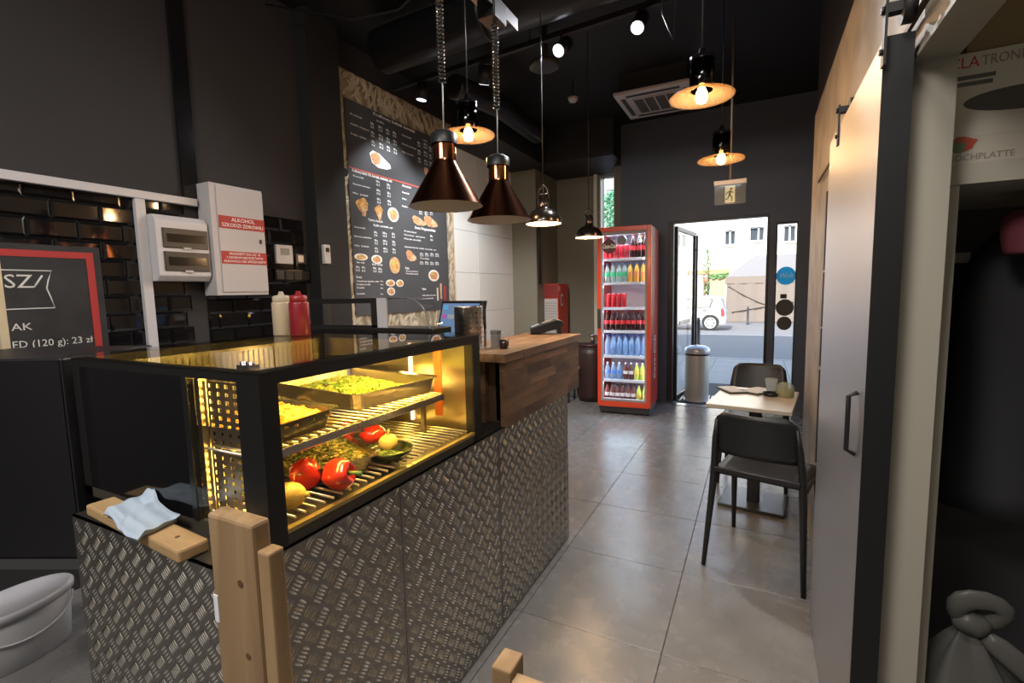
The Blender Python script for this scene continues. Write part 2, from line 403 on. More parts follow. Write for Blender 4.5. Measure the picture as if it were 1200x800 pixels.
# menu board
def paper():
    m = bpy.data.materials.new('relief_wallpaper'); m.use_nodes = True; nt = m.node_tree; n = nt.nodes; b = n['Principled BSDF']
    tc = n.new('ShaderNodeTexCoord'); nz = n.new('ShaderNodeTexNoise'); nz.inputs['Scale'].default_value = 3.2; nz.inputs['Detail'].default_value = 1
    w = n.new('ShaderNodeTexWave'); w.inputs['Scale'].default_value = 2.6; w.inputs['Distortion'].default_value = 9; w.inputs['Detail'].default_value = 1.2; w.inputs['Detail Scale'].default_value = 1.1
    mp = n.new('ShaderNodeMapping'); mp.inputs['Rotation'].default_value = (0, R(35), 0); mp.inputs['Scale'].default_value = (1.3, 1, .75)
    nt.links.new(tc.outputs['Object'], mp.inputs[0]); nt.links.new(mp.outputs[0], w.inputs['Vector'])
    r = n.new('ShaderNodeValToRGB'); e = r.color_ramp.elements; e[0].position = .0; e[0].color = (.27, .22, .14, 1); e[1].position = .6; e[1].color = (.34, .29, .2, 1)
    nt.links.new(w.outputs['Fac'], r.inputs[0]); nt.links.new(r.outputs[0], b.inputs['Base Color']); b.inputs['Roughness'].default_value = .5
    bp = n.new('ShaderNodeBump'); bp.inputs['Strength'].default_value = .8; bp.inputs['Distance'].default_value = .02
    nt.links.new(w.outputs['Fac'], bp.inputs['Height']); nt.links.new(bp.outputs[0], b.inputs['Normal']); return m
t = wallthing('menu_board', 'tall dark grey menu board with dish pictures on a beige leaf relief panel', 'menu board', 3.0, 1.0, 0)
MB().box(-.15, 1.455, -.02, 0, 0, 2.17).build('relief_panel', paper(), t)
for q in (-.165, 1.455): MB().box(q, q+.015, -.026, 0, 0, 2.17).build('edge_strip', M('warm_edge', (.55, .4, .24), .5), t)
lv = MB()
for k in range(420):
    sd = random.random()
    if sd < .3: x, z = random.uniform(-.13, -.045), random.uniform(.06, 2.1)
    elif sd < .55: x, z = random.uniform(1.345, 1.44), random.uniform(.06, 2.1)
    elif sd < .85: x, z = random.uniform(-.1, 1.42), random.uniform(1.965, 2.13)
    else: x, z = random.uniform(-.1, 1.42), random.uniform(.04, .22)
    L = random.uniform(.07, .15); th = R(random.choice((60, 75, 115, 40, 140))+random.uniform(-18, 18)); bend = random.uniform(-1.3, 1.3); wd = random.uniform(.009, .017)
    vs = []; px_, pz_ = x, z; n = 6
    for i in range(n+1):
        u = i/n; a = th+bend*(u-.3); h = math.sin(PI*min(1, u*1.02))**.8*wd
        nx_, nz_ = -math.sin(a), math.cos(a)
        for q, y in ((-1, -.0195), (0, -.0195-.006*math.sin(PI*u)-.001), (1, -.0195)): vs.append((min(1.45, max(-.145, px_+nx_*h*q)), y, min(2.16, max(.01, pz_+nz_*h*q))))
        px_ += math.cos(a)*L/n; pz_ += math.sin(a)*L/n
    lv.add(vs, [f for i in range(n) for f in ((3*i, 3*i+1, 3*i+4, 3*i+3), (3*i+1, 3*i+2, 3*i+5, 3*i+4))], True)
lv.build('relief_leaves', M('relief_leaf', (.5, .44, .32), .45), t)['kind'] = 'stuff'
MB().box(-.03, 1.33, -.03, -.02, .24, 1.95).build('board', M('menu_grey', (.055, .056, .058), .5), t)
MB().box(-.02, 1.325, -.032, -.0295, 1.417, 1.427).build('red_rule', M('rule_red', (.5, .09, .06), .5), t)
LINES = [('L', 'Kebab', 3.023, 2.843, .129), ('L', 'Kebab z frytkami', 3.023, 2.767, .204), ('L', 'Rolka  falafel', 3.02, 2.69, .166), ('T', 'Kraftowy kebab turecki', 3.287, 2.925, .554), ('L', 'bułka', 3.327, 2.878, .09), ('L', 'Kurczak', 3.658, 2.849, .131), ('L', 'Baranina wołowina', 3.652, 2.771, .207), ('L', 'Mix  kebab', 3.647, 2.698, .161), ('L', 'rolka', 3.965, 2.885, .07), ('T', 'Kraftowy kebab XXL kurczak, wołowina, mix', 3.011, 2.405, .477), ('L', 'Kurczak', 3.018, 2.364, .118), ('L', 'Baranina wołowina', 3.012, 2.3, .197), ('L', 'Mix  kebab', 3.007, 2.227, .169), ('T', 'Talerz kebab', 3.163, 2.035, .179), ('T', 'frytki, surówki, sos', 3.227, 1.997, .242), ('L', 'Kurczak', 3.002, 1.958, .125), ('L', 'Baranina wołowina', 2.996, 1.884, .195), ('L', 'Mix  kebab', 2.995, 1.809, .16), ('T', 'Dania Wegetariańskie', 3.788, 2.035, .33), ('L', 'Falafel', 3.627, 1.987, .171), ('L', 'Hummus  warzywa', 3.624, 1.954, .313), ('L', 'Placek tortilla', 3.622, 1.918, .251), ('L', 'Zestaw lunch, frytki, surówki, sos', 3.624, 1.844, .497), ('L', 'Tortilla', 3.848, 1.749, .151), ('T', 'Zupy', 3.618, 1.649, .061), ('L', 'Soczewica', 3.63, 1.621, .178), ('L', 'Pomidorowa', 3.628, 1.597, .178), ('L', 'Box mały', 3.009, 1.674, .087), ('L', 'Box duży', 3.186, 1.665, .126), ('T', 'Sosy', 2.99, 1.556, .067), ('L', 'Czosnkowy, łagodny, ostry', 2.997, 1.522, .261), ('L', 'Dodatki do dań', 2.995, 1.495, .152), ('L', 'Frytki', 2.993, 1.468, .082), ('L', 'Surówka', 2.99, 1.419, .092), ('T', 'Napoje', 3.864, 1.454, .059), ('L', 'Cola, woda, sok, ayran', 3.861, 1.391, .223), ('L', 'Kraftowa lemoniada', 3.858, 1.36, .186), ('T', 'Dodatki', 3.631, 2.395, .122), ('L', 'Kurczak', 3.626, 2.335, .098), ('L', 'Mix', 3.621, 2.277, .06), ('L', 'Rolka', 3.615, 2.21, .073)]
for k, s_, y, z, w_ in LINES:
    text('lettering', s_, WHITEINK, t, y-3, -.031, z-1.0, .036 if k == 'T' and w_ > .3 else (.026 if k == 'T' else .019), w_)
COLS = [(3.252, 2.849, 3.288, 2.645, 3), (3.345, 2.848, 3.394, 2.649, 3), (3.441, 2.847, 3.482, 2.648, 3), (3.53, 2.85, 3.573, 2.648, 3), (3.883, 2.853, 3.922, 2.649, 3), (3.977, 2.865, 4.031, 2.648, 3), (4.065, 2.851, 4.101, 2.65, 3), (4.157, 2.844, 4.177, 2.712, 2), (3.284, 2.384, 3.328, 2.178, 3), (3.419, 2.38, 3.46, 2.182, 3), (3.227, 1.951, 3.265, 1.76, 3), (3.333, 1.954, 3.385, 1.767, 3), (3.455, 1.958, 3.493, 1.766, 3), (2.993, 1.651, 3.036, 1.594, 1), (3.06, 1.65, 3.099, 1.592, 1), (3.195, 1.648, 3.232, 1.592, 1), (3.257, 1.643, 3.301, 1.59, 1), (4.03, 1.997, 4.067, 1.917, 1), (3.851, 1.805, 3.903, 1.764, 1), (3.933, 1.807, 3.986, 1.769, 1), (4.017, 1.812, 4.072, 1.773, 1), (4.104, 1.813, 4.161, 1.773, 1), (3.846, 1.72, 3.897, 1.686, 1), (3.927, 1.724, 3.981, 1.689, 1), (4.011, 1.724, 4.067, 1.688, 1), (4.098, 1.727, 4.155, 1.691, 1), (3.276, 1.534, 3.312, 1.512, 0), (3.274, 1.505, 3.31, 1.483, 0), (3.271, 1.475, 3.308, 1.453, 0), (3.268, 1.424, 3.304, 1.401, 0), (3.865, 2.208, 3.909, 2.165, 1), (3.953, 2.211, 3.999, 2.172, 1), (4.037, 2.223, 4.084, 2.179, 1)]
for y0, z1, y1, z0, g in COLS:
    n = g*2 or 1; g = max(g, 1); h = (z1-z0)/(g*2.5-.5)/1.0
    for k in range(n):
        zz = z1-h*.5-(k//2)*h*2.5-(k % 2)*h*.95 if n > 1 else (z0+z1)/2
        text('price', ('200 g', '23 zł', '300 g', '27 zł', '400 g', '32 zł')[k % 6], WHITEINK, t, y0-3, -.031, zz-1, min(.024, h*1.05), max(.03, y1-y0))
BREAD = M('print_bread', (.62, .45, .25), .5, mix=((.4, .16, .08), 30)); PLATEW = M('print_plate', (.7, .68, .6), .5); MEAT = M('print_meat', (.36, .13, .07), .5, mix=((.6, .3, .12), 60)); GREEN = M('print_green', (.35, .42, .12), .5)
FRIES = M('print_fries', (.68, .42, .12), .5, mix=((.4, .18, .06), 45)); CANC = M('print_can', (.6, .5, .42), .4)
IMGS = [('wrap', 3.353, 2.552, .261, .13), ('wrap', 4.027, 2.592, .107, .086), ('pile', 3.109, 2.128, .143, .146), ('cone', 3.302, 2.108, .098, .122), ('plate', 3.487, 2.115, .146, .126), ('wrap', 3.86, 2.104, .208, .085), ('wrap', 4.051, 2.119, .23, .109), ('wrap', 3.718, 1.766, .15, .104), ('plate', 4.065, 1.587, .175, .115), ('plate', 3.061, 1.72, .152, .056), ('plate', 3.247, 1.709, .132, .076), ('dish', 3.476, 1.667, .141, .149), ('plate', 3.407, 1.509, .12, .06), ('plate', 3.535, 1.507, .103, .066), ('plate', 3.41, 1.435, .103, .072), ('can', 4.119, 1.4, .027, .13), ('can', 4.18, 1.43, .028, .158), ('can', 4.252, 1.398, .036, .169)]
for i, (k, y, z, w_, h) in enumerate(IMGS):
    cx, cz = y-3, z-1
    if k == 'wrap':
        a = MB().prism([(cx-w_*.5, cz+h*.25), (cx-w_*.35, cz+h*.5), (cx-w_*.05, cz+h*.42), (cx+w_*.45, cz-h*.05), (cx+w_*.5, cz-h*.3), (cx+w_*.3, cz-h*.45), (cx-w_*.1, cz-h*.5), (cx-w_*.4, cz-h*.3)], 'y', -.032, -.03).build('dish_picture', PLATEW if i == 0 else BREAD, t)
        MB().prism(disc_poly(cx-w_*.22, cz+h*.04, w_*.22, h*.38, 14, .1), 'y', -.033, -.0315).build('filling', MEAT, a)
    elif k in ('pile', 'cone'):
        a = MB().prism(disc_poly(cx, cz+h*.12, w_*.48, h*.38, 18, .14), 'y', -.032, -.03).build('dish_picture', FRIES, t)
        MB().prism([(cx-w_*.25, cz), (cx+w_*.3, cz), (cx+w_*.2, cz-h*.5), (cx-w_*.05, cz-h*.5)], 'y', -.0326, -.0312).build('bread', BREAD, a)
    elif k == 'can':
        MB().box(cx-w_*.45, cx+w_*.45, -.032, -.03, cz-h*.5, cz+h*.5).build('drink_picture', (CANC, BREAD, SIGNRED)[i % 3], t)
    else:
        a = MB().prism(disc_poly(cx, cz, w_*.5, h*.5), 'y', -.032, -.03).build('dish_picture', PLATEW if k == 'plate' else BREAD, t)
        MB().prism(disc_poly(cx, cz, w_*.37, h*.36, 18, .12), 'y', -.033, -.0315).build('food', (MEAT, FRIES)[k == 'dish' or i % 2], a)
        MB().prism(disc_poly(cx-w_*.14, cz+h*.14, w_*.12, h*.12, 10, .15), 'y', -.0335, -.0325).build('garnish', GREEN, a)

t = wallthing('wall_knob', 'small round black knob on the relief panel left of the menu', 'knob', 2.915, 2.366, .026)
MB().cyl((0, 0, 0), (0, -.03, 0), .035, .03, 20).build('knob', BLACKPL, t); MB().cyl((.012, .002, -.012), (.012, -.012, -.012), .042, .04, 20).build('rosette', M('relief_leaf'), t)
o = MB().cyl((-2.57, 5.95, 1.5), (-2.57, 5.95, 2.6), .016, n=10).build('black_pipe', BLACKPL); tag(o, 'thin black vertical pipe on the olive pilaster above the hydrant cabinet', 'pipe')

# ------------------------------------------------------------------ counter with tread plate
TREAD = M('tread_plate_steel', (.30, .285, .27), .4, .95, noise=(60, .12))
TBAR = M('tread_bar_steel', (.9, .87, .8), .27, 1)
ENDT = TREAD
CX = -.925; CY0 = .57; CY1 = 2.50; CH = .85
counter = thing('counter', 'long serving counter clad in grey five-bar tread plate', 'counter', (-1.26, 1.5, 0))
MB().box(-1.6, CX-.006, CY0+.006, CY1-.006, 0.03, CH-.004).box(-1.75, -1.6, .70, CY1-.006, .03, CH-.004).build('carcass', BLACK, counter, w=True)
MB().box(-1.6, CX, CY0, CY1, CH-.004, CH).box(-1.75, -1.6, .70, CY1, CH-.004, CH).build('top', M('counter_top_black', (.02, .019, .017), .45), counter, w=True)
MB().box(-1.55, CX-.03, CY0+.03, CY1-.03, 0, .03).build('plinth', BLACK, counter, w=True)
def bar_geo(mb, P, u, v, nrm, L=.03, w=.0052, h=.003):
    """a lens-shaped raised bar on a plate at P, along u, across v"""
    vs = [P-u*L/2, P-u*L*.22+v*w/2, P+u*L*.22+v*w/2, P+u*L/2, P+u*L*.22-v*w/2, P-u*L*.22-v*w/2, P-u*L*.2+nrm*h, P+u*L*.2+nrm*h]
    mb.add(vs, [(0, 1, 6), (1, 2, 7, 6), (2, 3, 7), (3, 4, 7), (4, 5, 6, 7), (5, 0, 6)], True)
def tread(parent, O, A, B, nrm, amax, bmax, a0, b0, pa, pb):
    """clusters of five bars on the plate spanned by A (along) and B (up) from O"""
    O, A, B, nrm = map(Vector, (O, A, B, nrm)); mb = MB()
    d1 = (A+B).normalized(); d2 = (A-B).normalized()
    for half in (0, 1):
        ia = a0+half*pa/2
        while ia > pa: ia -= pa
        while ia < amax:
            ib = b0+half*pb/2
            while ib > pb: ib -= pb
            while ib < bmax:
                u, v = (d1, d2) if half else (d2, d1)
                for k in range(-2, 3):
                    q = O+A*ia+B*ib+v*k*.0083
                    a_ = (q-O).dot(A); b_ = (q-O).dot(B)
                    if .012 < a_ < amax-.012 and .012 < b_ < bmax-.012: bar_geo(mb, q, u, v, nrm)
                ib += pb
            ia += pa
    o = mb.build('raised_bars', TBAR, parent, w=True); o['kind'] = 'stuff'
seams = [CY0, 1.077, 1.69, CY1]
for a, b in zip(seams[:-1], seams[1:]):
    p = MB().box(CX-.006, CX, a+.0012, b-.0012, 0.004, CH).build('tread_plate', TREAD, counter, w=True)
    tread(p, (CX, a, .004), (0, 1, 0), (0, 0, 1), (1, 0, 0), b-a, CH-.004, (.837-a) % .0628, (.809-.004) % .0588, .0628, .0588)
p = MB().box(-1.6, CX, CY0, CY0+.006, .004, CH).build('tread_plate', ENDT, counter, w=True)
tread(p, (-1.6, CY0, .004), (1, 0, 0), (0, 0, 1), (0, -1, 0), .67, CH-.004, .053, (.7953-.004) % .06, .0615, .06)
p = MB().box(-1.6, CX, CY1-.006, CY1, .004, CH).build('tread_plate', ENDT, counter, w=True)

# plank and cloth on the ledge, posts
PINE = wood('pine_board', (.30, .185, .085), (.46, .31, .155), 5, .55, (.3, 2.2, 2.2))
PINEV = wood('pine_upright', (.24, .15, .075), (.40, .27, .145), 5, .55, (2.2, 2.2, .25))
t = thing('pine_plank', 'short pine plank lying on the black counter ledge under the towel', 'plank', (-1.315, .597, .85), -4.3)
MB().box(-.24, .24, -.032, .032, 0, .03).build('board', PINE, t, bevel=.006)
MB().cyl((.17, 0, .0295), (.17, 0, .0308), .005, n=10).build('knot', M('knot', (.1, .05, .02), .6), t)
# towel: folded cloth draped over plank
def towel():
    mb = MB(); nx, ny = 28, 18; L = []
    for side in (0, 1):
        vs = []
        for j in range(ny+1):
            for i in range(nx+1):
                u = i/nx; v = j/ny
                x = -.108+.216*u+.006*math.sin(v*3+1)-.012*v; y = -.047+.095*v+.004*math.sin(u*6+.5)-.006*u
                z = .052+.003*math.sin(u*9+v*3)+.002*math.sin(v*13)+.03*max(0, 1-((u-.22)**2*3+(v-1)**2*2)/.12)+.008*max(0, 1-abs(u-.62+.25*v)/.12)
                if y < -.036: z -= (-.036-y)*1.0
                ed = min(u, 1-u, v, 1-v); th = .021*min(1, ed*16)**.5+.003
                vs.append((x, y, z-(th if side else 0) - (.008*(1-min(1, ed*16)**.5) if not side else 0)))
        L.append(vs)
    n = (nx+1)*(ny+1); fs = []
    for j in range(ny):
        for i in range(nx):
            a = j*(nx+1)+i; q = (a, a+1, a+nx+2, a+nx+1); fs += [q, tuple(n+k for k in reversed(q))]
    border = [i for i in range(nx+1)]+[j*(nx+1)+nx for j in range(1, ny+1)]+[ny*(nx+1)+i for i in range(nx-1, -1, -1)]+[j*(nx+1) for j in range(ny-1, 0, -1)]
    for a, b in zip(border, border[1:]+border[:1]): fs.append((b, a, n+a, n+b))
    return mb.add(L[0]+L[1], fs, True)
t = thing('folded_towel', 'pale blue folded terry towel draped over the plank on the ledge', 'towel', (-1.315, .600, .85), -6)
towel().build('cloth', M('towel_blue', (.44, .54, .66), .9, bump=(500, .5)), t)

t = thing('wooden_post', 'upright pine post made of two boards at the near counter corner', 'post', (-.77, .48, 0), 0)
MB().box(-.075, .045, 0, .035, 0, 1.04).build('wide_board', PINEV, t, bevel=.006)
MB().box(.045, .075, .005, .035, 0, .995).build('narrow_batten', PINEV, t, bevel=.004)
kn = MB()
for x, z, r in ((.005, .93, .007), (.01, .8, .006), (.02, .62, .008), (-.04, .7, .012)): kn.cyl((x, .001, z), (x, -.0012, z), r, n=10)
kn.build('knot', M('knot', (.1, .05, .02), .6), t)
MB().box(-.074, -.062, -.0015, .001, .84, .89).build('sticker', M('sticker_white', (.7, .75, .8), .5), t)
t = thing('wooden_rail', 'low pine rail with a short end post at the bottom of the aisle', 'rail', (-.43, .80, 0), 0)
MB().box(-.022, .022, -.03, .03, 0, .672).build('end_post', PINEV, t, bevel=.004)
MB().box(.022, .5, -.03, -.002, .50, .655).build('rail_board', PINE, t, bevel=.004)

# ------------------------------------------------------------------ heated display case
FRAME = M('case_frame_black', (.012, .012, .012), .28)
WIRE = M('shelf_wire', (.75, .68, .5), .3, .9)
LEDY = M('led_yellow', (1, .8, .3), .5, emit=(1, .6, .1), es=14)
LEDW = M('led_white', (1, .9, .85), .5, emit=(1, .6, .45), es=1.6)
case = thing('display_case', 'glass display case with black frame and yellow light on the near end of the counter', 'display case', (-1.33, 1.1, .85))
def cpart(name, mb, mat, parent=None, **k): return mb.build(name, mat, parent or case, w=True, **k)
X0, X1, Y0, Y1 = -1.735, -.928, .656, 1.565
cpart('base', MB().box(X0, X1-.004, Y0, Y1, .85, .878), M('case_floor', (.10, .09, .07), .4, .5))
cpart('near_post', MB().box(-1.005, X1, Y0, .70, .85, 1.25), FRAME)
cpart('far_post', MB().box(-.965, X1, 1.515, Y1, .85, 1.25), FRAME)
cpart('back_post', MB().box(X0, X0+.04, Y0, .70, .85, 1.25), FRAME); cpart('back_post', MB().box(X0, X0+.04, 1.525, Y1, .85, 1.25), FRAME)
cpart('top_frame', MB().box(-.945, X1, .70, 1.515, 1.222, 1.25).box(-.99, -.945, .70, 1.515, 1.241, 1.25).box(X0+.04, -1.005, Y0, Y0+.03, 1.228, 1.25).box(X0+.04, -.965, Y1-.03, Y1, 1.228, 1.25).box(X0, X0+.03, .7, 1.525, 1.228, 1.25), FRAME)
cpart('bottom_sill', MB().box(-.945, X1, .70, 1.515, .878, .888), M('sill_brass', (.55, .42, .15), .35, .8))
cpart('top_glass', MB().box(X0-.005, X1+.004, Y0-.004, Y1+.004, 1.2505, 1.258), glass('top_glass', (.72, .72, .68), 0, 1.6))
cpart('front_glass', MB().box(-.935, -.930, .70, 1.515, .888, 1.222), GLASS)
ep = cpart('end_panel', MB().box(X0+.04, -1.205, Y0, Y0+.012, .878, 1.228), M('black_glass', (.006, .006, .007), .07))
cpart('end_stile', MB().box(-1.205, -1.185, Y0-.002, Y0+.014, .878, 1.228), FRAME)
cpart('end_glass', MB().box(-1.185, -1.005, Y0, Y0+.005, .878, 1.228), GLASS)
# perforated liner: real holes
pf = MB(); px0, px1, pz0, pz1 = -1.165, -1.015, .885, 1.215
cols = 5; rows = 17; dx = (px1-px0)/cols; dz = (pz1-pz0)/rows; hx = .012; hz = .0095
for c in range(cols):
    xa = px0+c*dx; xc = xa+dx/2
    pf.box(xa, xc-hx/2, .688, .690, pz0, pz1).box(xc+hx/2, xa+dx, .688, .690, pz0, pz1)
    for r in range(rows+1):
        za = pz0+(r-.5)*dz+hz/2; zb = pz0+(r+.5)*dz-hz/2
        pf.box(xc-hx/2, xc+hx/2, .688, .690, max(za, pz0), min(zb, pz1))
cpart('perforated_panel', pf, M('golden_steel', (.62, .55, .42), .3, 1))
cpart('liner_post', MB().box(-1.185, -1.168, .672, .69, .885, 1.222), M('golden_steel', (.62, .55, .42), .3, 1))
bk = MB().box(X0+.01, X0+.014, .70, 1.525, .885, 1.225)
cpart('back_panel', bk, STEEL)
rb = MB()
for k in range(38): rb.box(X0+.014, X0+.019, .71+.0215*k, .72+.0215*k, .9, 1.21)
cpart('back_rib', rb, STEEL)['kind'] = 'stuff'
cpart('far_panel', MB().box(X0+.04, -.965, 1.545, 1.549, .885, 1.225), M('golden_steel', (.62, .55, .42), .3, 1))
cpart('led_strip', MB().box(-1.245, -1.235, 1.538, 1.545, .9, 1.215), LEDW)
cpart('orange_label', MB().box(-1.125, -1.092, 1.541, 1.5452, .93, 1.22), M('label_orange', (.75, .2, .04), .5))
cpart('led_strip', MB().box(-.985, -.965, .72, 1.5, 1.234, 1.2405), LEDY)
lamp('case_light', 'AREA', (.345, -.0, .378), 3.1, (1, .62, .1), (0, R(22), 0), .03, .72, case)
lamp('case_light', 'AREA', (.24, -.365, .2), .6, (1, .62, .1), (R(-90), 0, 0), .03, .3, case)
lamp('case_light', 'AREA', (.08, .42, .2), .9, (1, .62, .12), (R(-90), 0, 0), .05, .3, case)
# wire shelf and floor grid
rod = MB().cyl((0, 0, 0), (-.42, 0, 0), .0035, n=6).mesh('rod', WIRE)
for k in range(26): piece('rod', rod, case, (-.995+1.33, .68+.029*k-1.1, 1.0525-.85))
cpart('shelf_rail', MB().box(-1.004, -.992, .672, 1.41, 1.03, 1.052), STEEL, bevel=.002)
cpart('shelf_rail', MB().box(-1.43, -1.418, .672, 1.41, 1.03, 1.05), STEEL)
cpart('shelf_bracket', MB().box(-1.43, -.992, 1.403, 1.415, 1.03, 1.0495), STEEL)
cpart('shelf_leg', MB().box(-1.10, -1.085, 1.415, 1.43, .88, 1.045).box(-1.43, -1.415, 1.415, 1.43, .88, 1.045), STEEL)
rod2 = MB().cyl((0, 0, 0), (-.66, 0, 0), .0035, n=6).mesh('rod', WIRE)
for k in range(29): piece('rod', rod2, case, (-.95+1.33, .680+.029*k-1.1, .897-.85))
cpart('shelf_clip', MB().box(-1.0, -.985, .996, 1.008, 1.024, 1.056), STEEL)
cpart('corner_clip', MB().box(-.985, -.945, .648, .672, 1.2585, 1.268).cyl((-.975, .66, 1.268), (-.975, .66, 1.274), .009).cyl((-.952, .66, 1.268), (-.952, .66, 1.274), .007), CHROME)

# food in the case
def pan(name, label, cat, loc, rz, lx, ly, h, mat, rim=.012, th=.003):
    t = thing(name, label, cat, loc, rz)
    def ring(a, b, z, n=5):
        out = []; rr = .03
        for cx, cy, s in ((a-rr, b-rr, 0), (-a+rr, b-rr, 90), (-a+rr, -b+rr, 180), (a-rr, -b+rr, 270)):
            for i in range(n): an = R(s+90*i/(n-1)); out.append((cx+rr*math.cos(an), cy+rr*math.sin(an), z))
        return out
    mb = MB(); a, b = lx/2, ly/2
    rings = [ring(a-.012, b-.012, 0), ring(a-.002, b-.002, h-.004), ring(a+rim, b+rim, h), ring(a+rim, b+rim, h+.002), ring(a-.005, b-.005, h-.002), ring(a-.015, b-.015, th)]
    n = len(rings[0]); vs = sum(rings, []); fs = [tuple(range(n-1, -1, -1))]
    for k in range(len(rings)-1):
        for i in range(n): j = (i+1) % n; fs.append((k*n+i, k*n+j, (k+1)*n+j, (k+1)*n+i))
    fs.append(tuple(range(5*n, 6*n))); mb.add(vs, fs); mb.build('tray', mat, t, bevel=0)
    return t
PANM = M('pan_steel', (.55, .5, .42), .3, 1)
pan('steel_pan', 'deep stainless steel pan of diced vegetables on the upper wire shelf', 'pan', (-1.31, 1.29, 1.057), -8, .52, .36, .052, PANM)
def bits(name, label, cat, mats, loc, rz, n, lx, ly, z0, hump, size, elong=1):
    t = thing(name, label, cat, loc, rz)
    for m in mats:
        mb = MB()
        for i in range(n//len(mats)):
            x = random.uniform(-lx, lx); y = random.uniform(-ly, ly); z = z0+hump*(1-(x/lx)**2)*(1-(y/ly)**2)*random.uniform(.75, 1.05)
            s = size*random.uniform(.6, 1.2); rt = Matrix.Rotation(random.uniform(0, PI), 3, 'Z') @ Matrix.Rotation(random.uniform(-.5, .5), 3, 'X')
            mb.box(x-s*elong, x+s*elong, y-s, y+s, z-s*.8, z+s*.8, rt)
        o = mb.build('bits', m, t); o['kind'] = 'stuff'
    return t
bits('diced_vegetables', 'heap of diced yellow-green vegetables filling the steel pan', 'food', [M('veg_yellow', (.72, .62, .08), .5), M('veg_green', (.25, .42, .04), .5), M('veg_lime', (.55, .6, .12), .5)], (-1.31, 1.29, 1.06), -8, 900, .2, .13, .012, .036, .006)
pan('plastic_tray', 'low dark tray of carrot shreds at the near end of the upper shelf', 'tray', (-1.15, .815, 1.057), 4, .27, .25, .05, M('tray_dark', (.05, .045, .03), .2))
bits('shredded_carrot', 'orange carrot strips heaped in the low dark tray', 'food', [M('carrot', (.8, .28, .04), .5), M('carrot_pale', (.75, .45, .12), .5)], (-1.15, .815, 1.06), 4, 420, .115, .105, .03, .035, .0035, 7)
t = thing('plastic_sheet', 'pale blue plastic sheet behind the carrot tray', 'sheet', (-1.40, .86, 1.057), 10)
MB().box(-.09, .09, -.1, .1, 0, .012).box(-.075, .075, -.085, .085, .012, .018).build('panel', frost('cloudy_plastic', (.75, .8, .85), .35), t, bevel=.003)

def pepper(name, label, loc, rx, col=(.72, .035, .015)):
    t = thing(name, label, 'pepper', loc, rx[2]); mb = MB(); n, m = 24, 12; vs = []; fs = []
    Rm = Matrix.Rotation(R(rx[0]), 3, 'X') @ Matrix.Rotation(R(rx[1]), 3, 'Y')
    for j in range(m+1):
        tt = PI*j/m
        for i in range(n):
            a = 2*PI*i/n; lob = 1-.11*abs(math.sin(2*a))**3 if False else 1+.09*math.cos(4*a)
            r = .04*math.sin(tt)**.75*lob*(1.05-.12*j/m); z = .042*math.cos(tt)
            if j < 2: z -= .01*(2-j)
            if j > m-2: z += .012*(j-m+2)
            vs.append(Rm @ Vector((r*math.cos(a), r*math.sin(a), z)))
    for j in range(m):
        for i in range(n): q = (i+1) % n; fs.append((j*n+i, (j+1)*n+i, (j+1)*n+q, j*n+q))
    mb.add(vs, fs, True).build('flesh', M('pepper_red', col, .18, coat=.4), t)
    st = [Rm @ Vector(p) for p in ((0, 0, .022), (.002, 0, .04), (.008, .003, .062))]
    MB().tube(st, [.007, .005, .006], 8).build('stem', M('stem_green', (.18, .3, .05), .6), t)
pepper('red_pepper', 'whole red pepper standing behind the lemon on the case floor', (-1.065, .868, .937), (20, 160, 0))
pepper('red_pepper', 'whole red pepper lying on its side nearest the front glass', (-.972, .895, .941), (0, 80, 20))
t = thing('lemon', 'yellow lemon lying in the near corner of the case floor', 'lemon', (-1.0, .765, .93), 30)
mb = MB(); mb.ball((0, 0, 0), .032, 18, 12, 1, .01, 1.25, 1); mb.build('fruit', M('lemon_yellow', (.8, .52, .1), .4, bump=(200, .2)), t)
MB().cyl((.037, 0, 0), (.048, 0, 0), .009, .004, 10).cyl((-.037, 0, 0), (-.046, 0, 0), .008, .005, 10).build('tip', M('lemon_yellow'), t)
FOIL = M('foil', (.6, .56, .42), .25, 1, bump=(40, .8))
t = pan('foil_tray', 'crumpled foil tray of dried herb salad on the case floor', 'tray', (-1.15, .995, .905), -24, .30, .22, .045, FOIL)
bits('herb_salad', 'dark green and straw coloured herb salad heaped in the foil tray', 'food', [M('herb_dark', (.1, .12, .03), .7), M('herb_straw', (.45, .32, .12), .7), M('herb_olive', (.2, .2, .05), .7)], (-1.15, .995, .915), -24, 620, .135, .095, .02, .035, .003, 5)
t = thing('lettuce_leaf', 'crumpled pale lettuce leaf at the near end of the case floor', 'lettuce', (-1.2, .79, .903), 0)
mb = MB(); n = 10; vs = [((i/n-.5)*.16, (j/n-.5)*.14, .02+.02*math.sin(i*1.7+j)+.016*math.cos(j*2.1)+.05*(i/n-.5)**2*4*.4) for j in range(n+1) for i in range(n+1)]
mb.add(vs+[(x, y, z-.002) for x, y, z in vs], [(j*(n+1)+i, j*(n+1)+i+1, (j+1)*(n+1)+i+1, (j+1)*(n+1)+i) for j in range(n) for i in range(n)]+[((n+1)**2+j*(n+1)+i, (n+1)**2+(j+1)*(n+1)+i, (n+1)**2+(j+1)*(n+1)+i+1, (n+1)**2+j*(n+1)+i+1) for j in range(n) for i in range(n)], True).build('leaf', M('lettuce', (.5, .55, .16), .5), t)
t = thing('green_bowl', 'shallow dark green bowl of herbs right of the foil tray', 'bowl', (-1.01, 1.13, .901))
MB().lathe([(0, .002), (.05, .002), (.07, .02), (.078, .035), (.075, .036), (.066, .021), (.048, .006), (0, .006)], 26).build('bowl', M('bowl_green', (.02, .03, .012), .25), t)
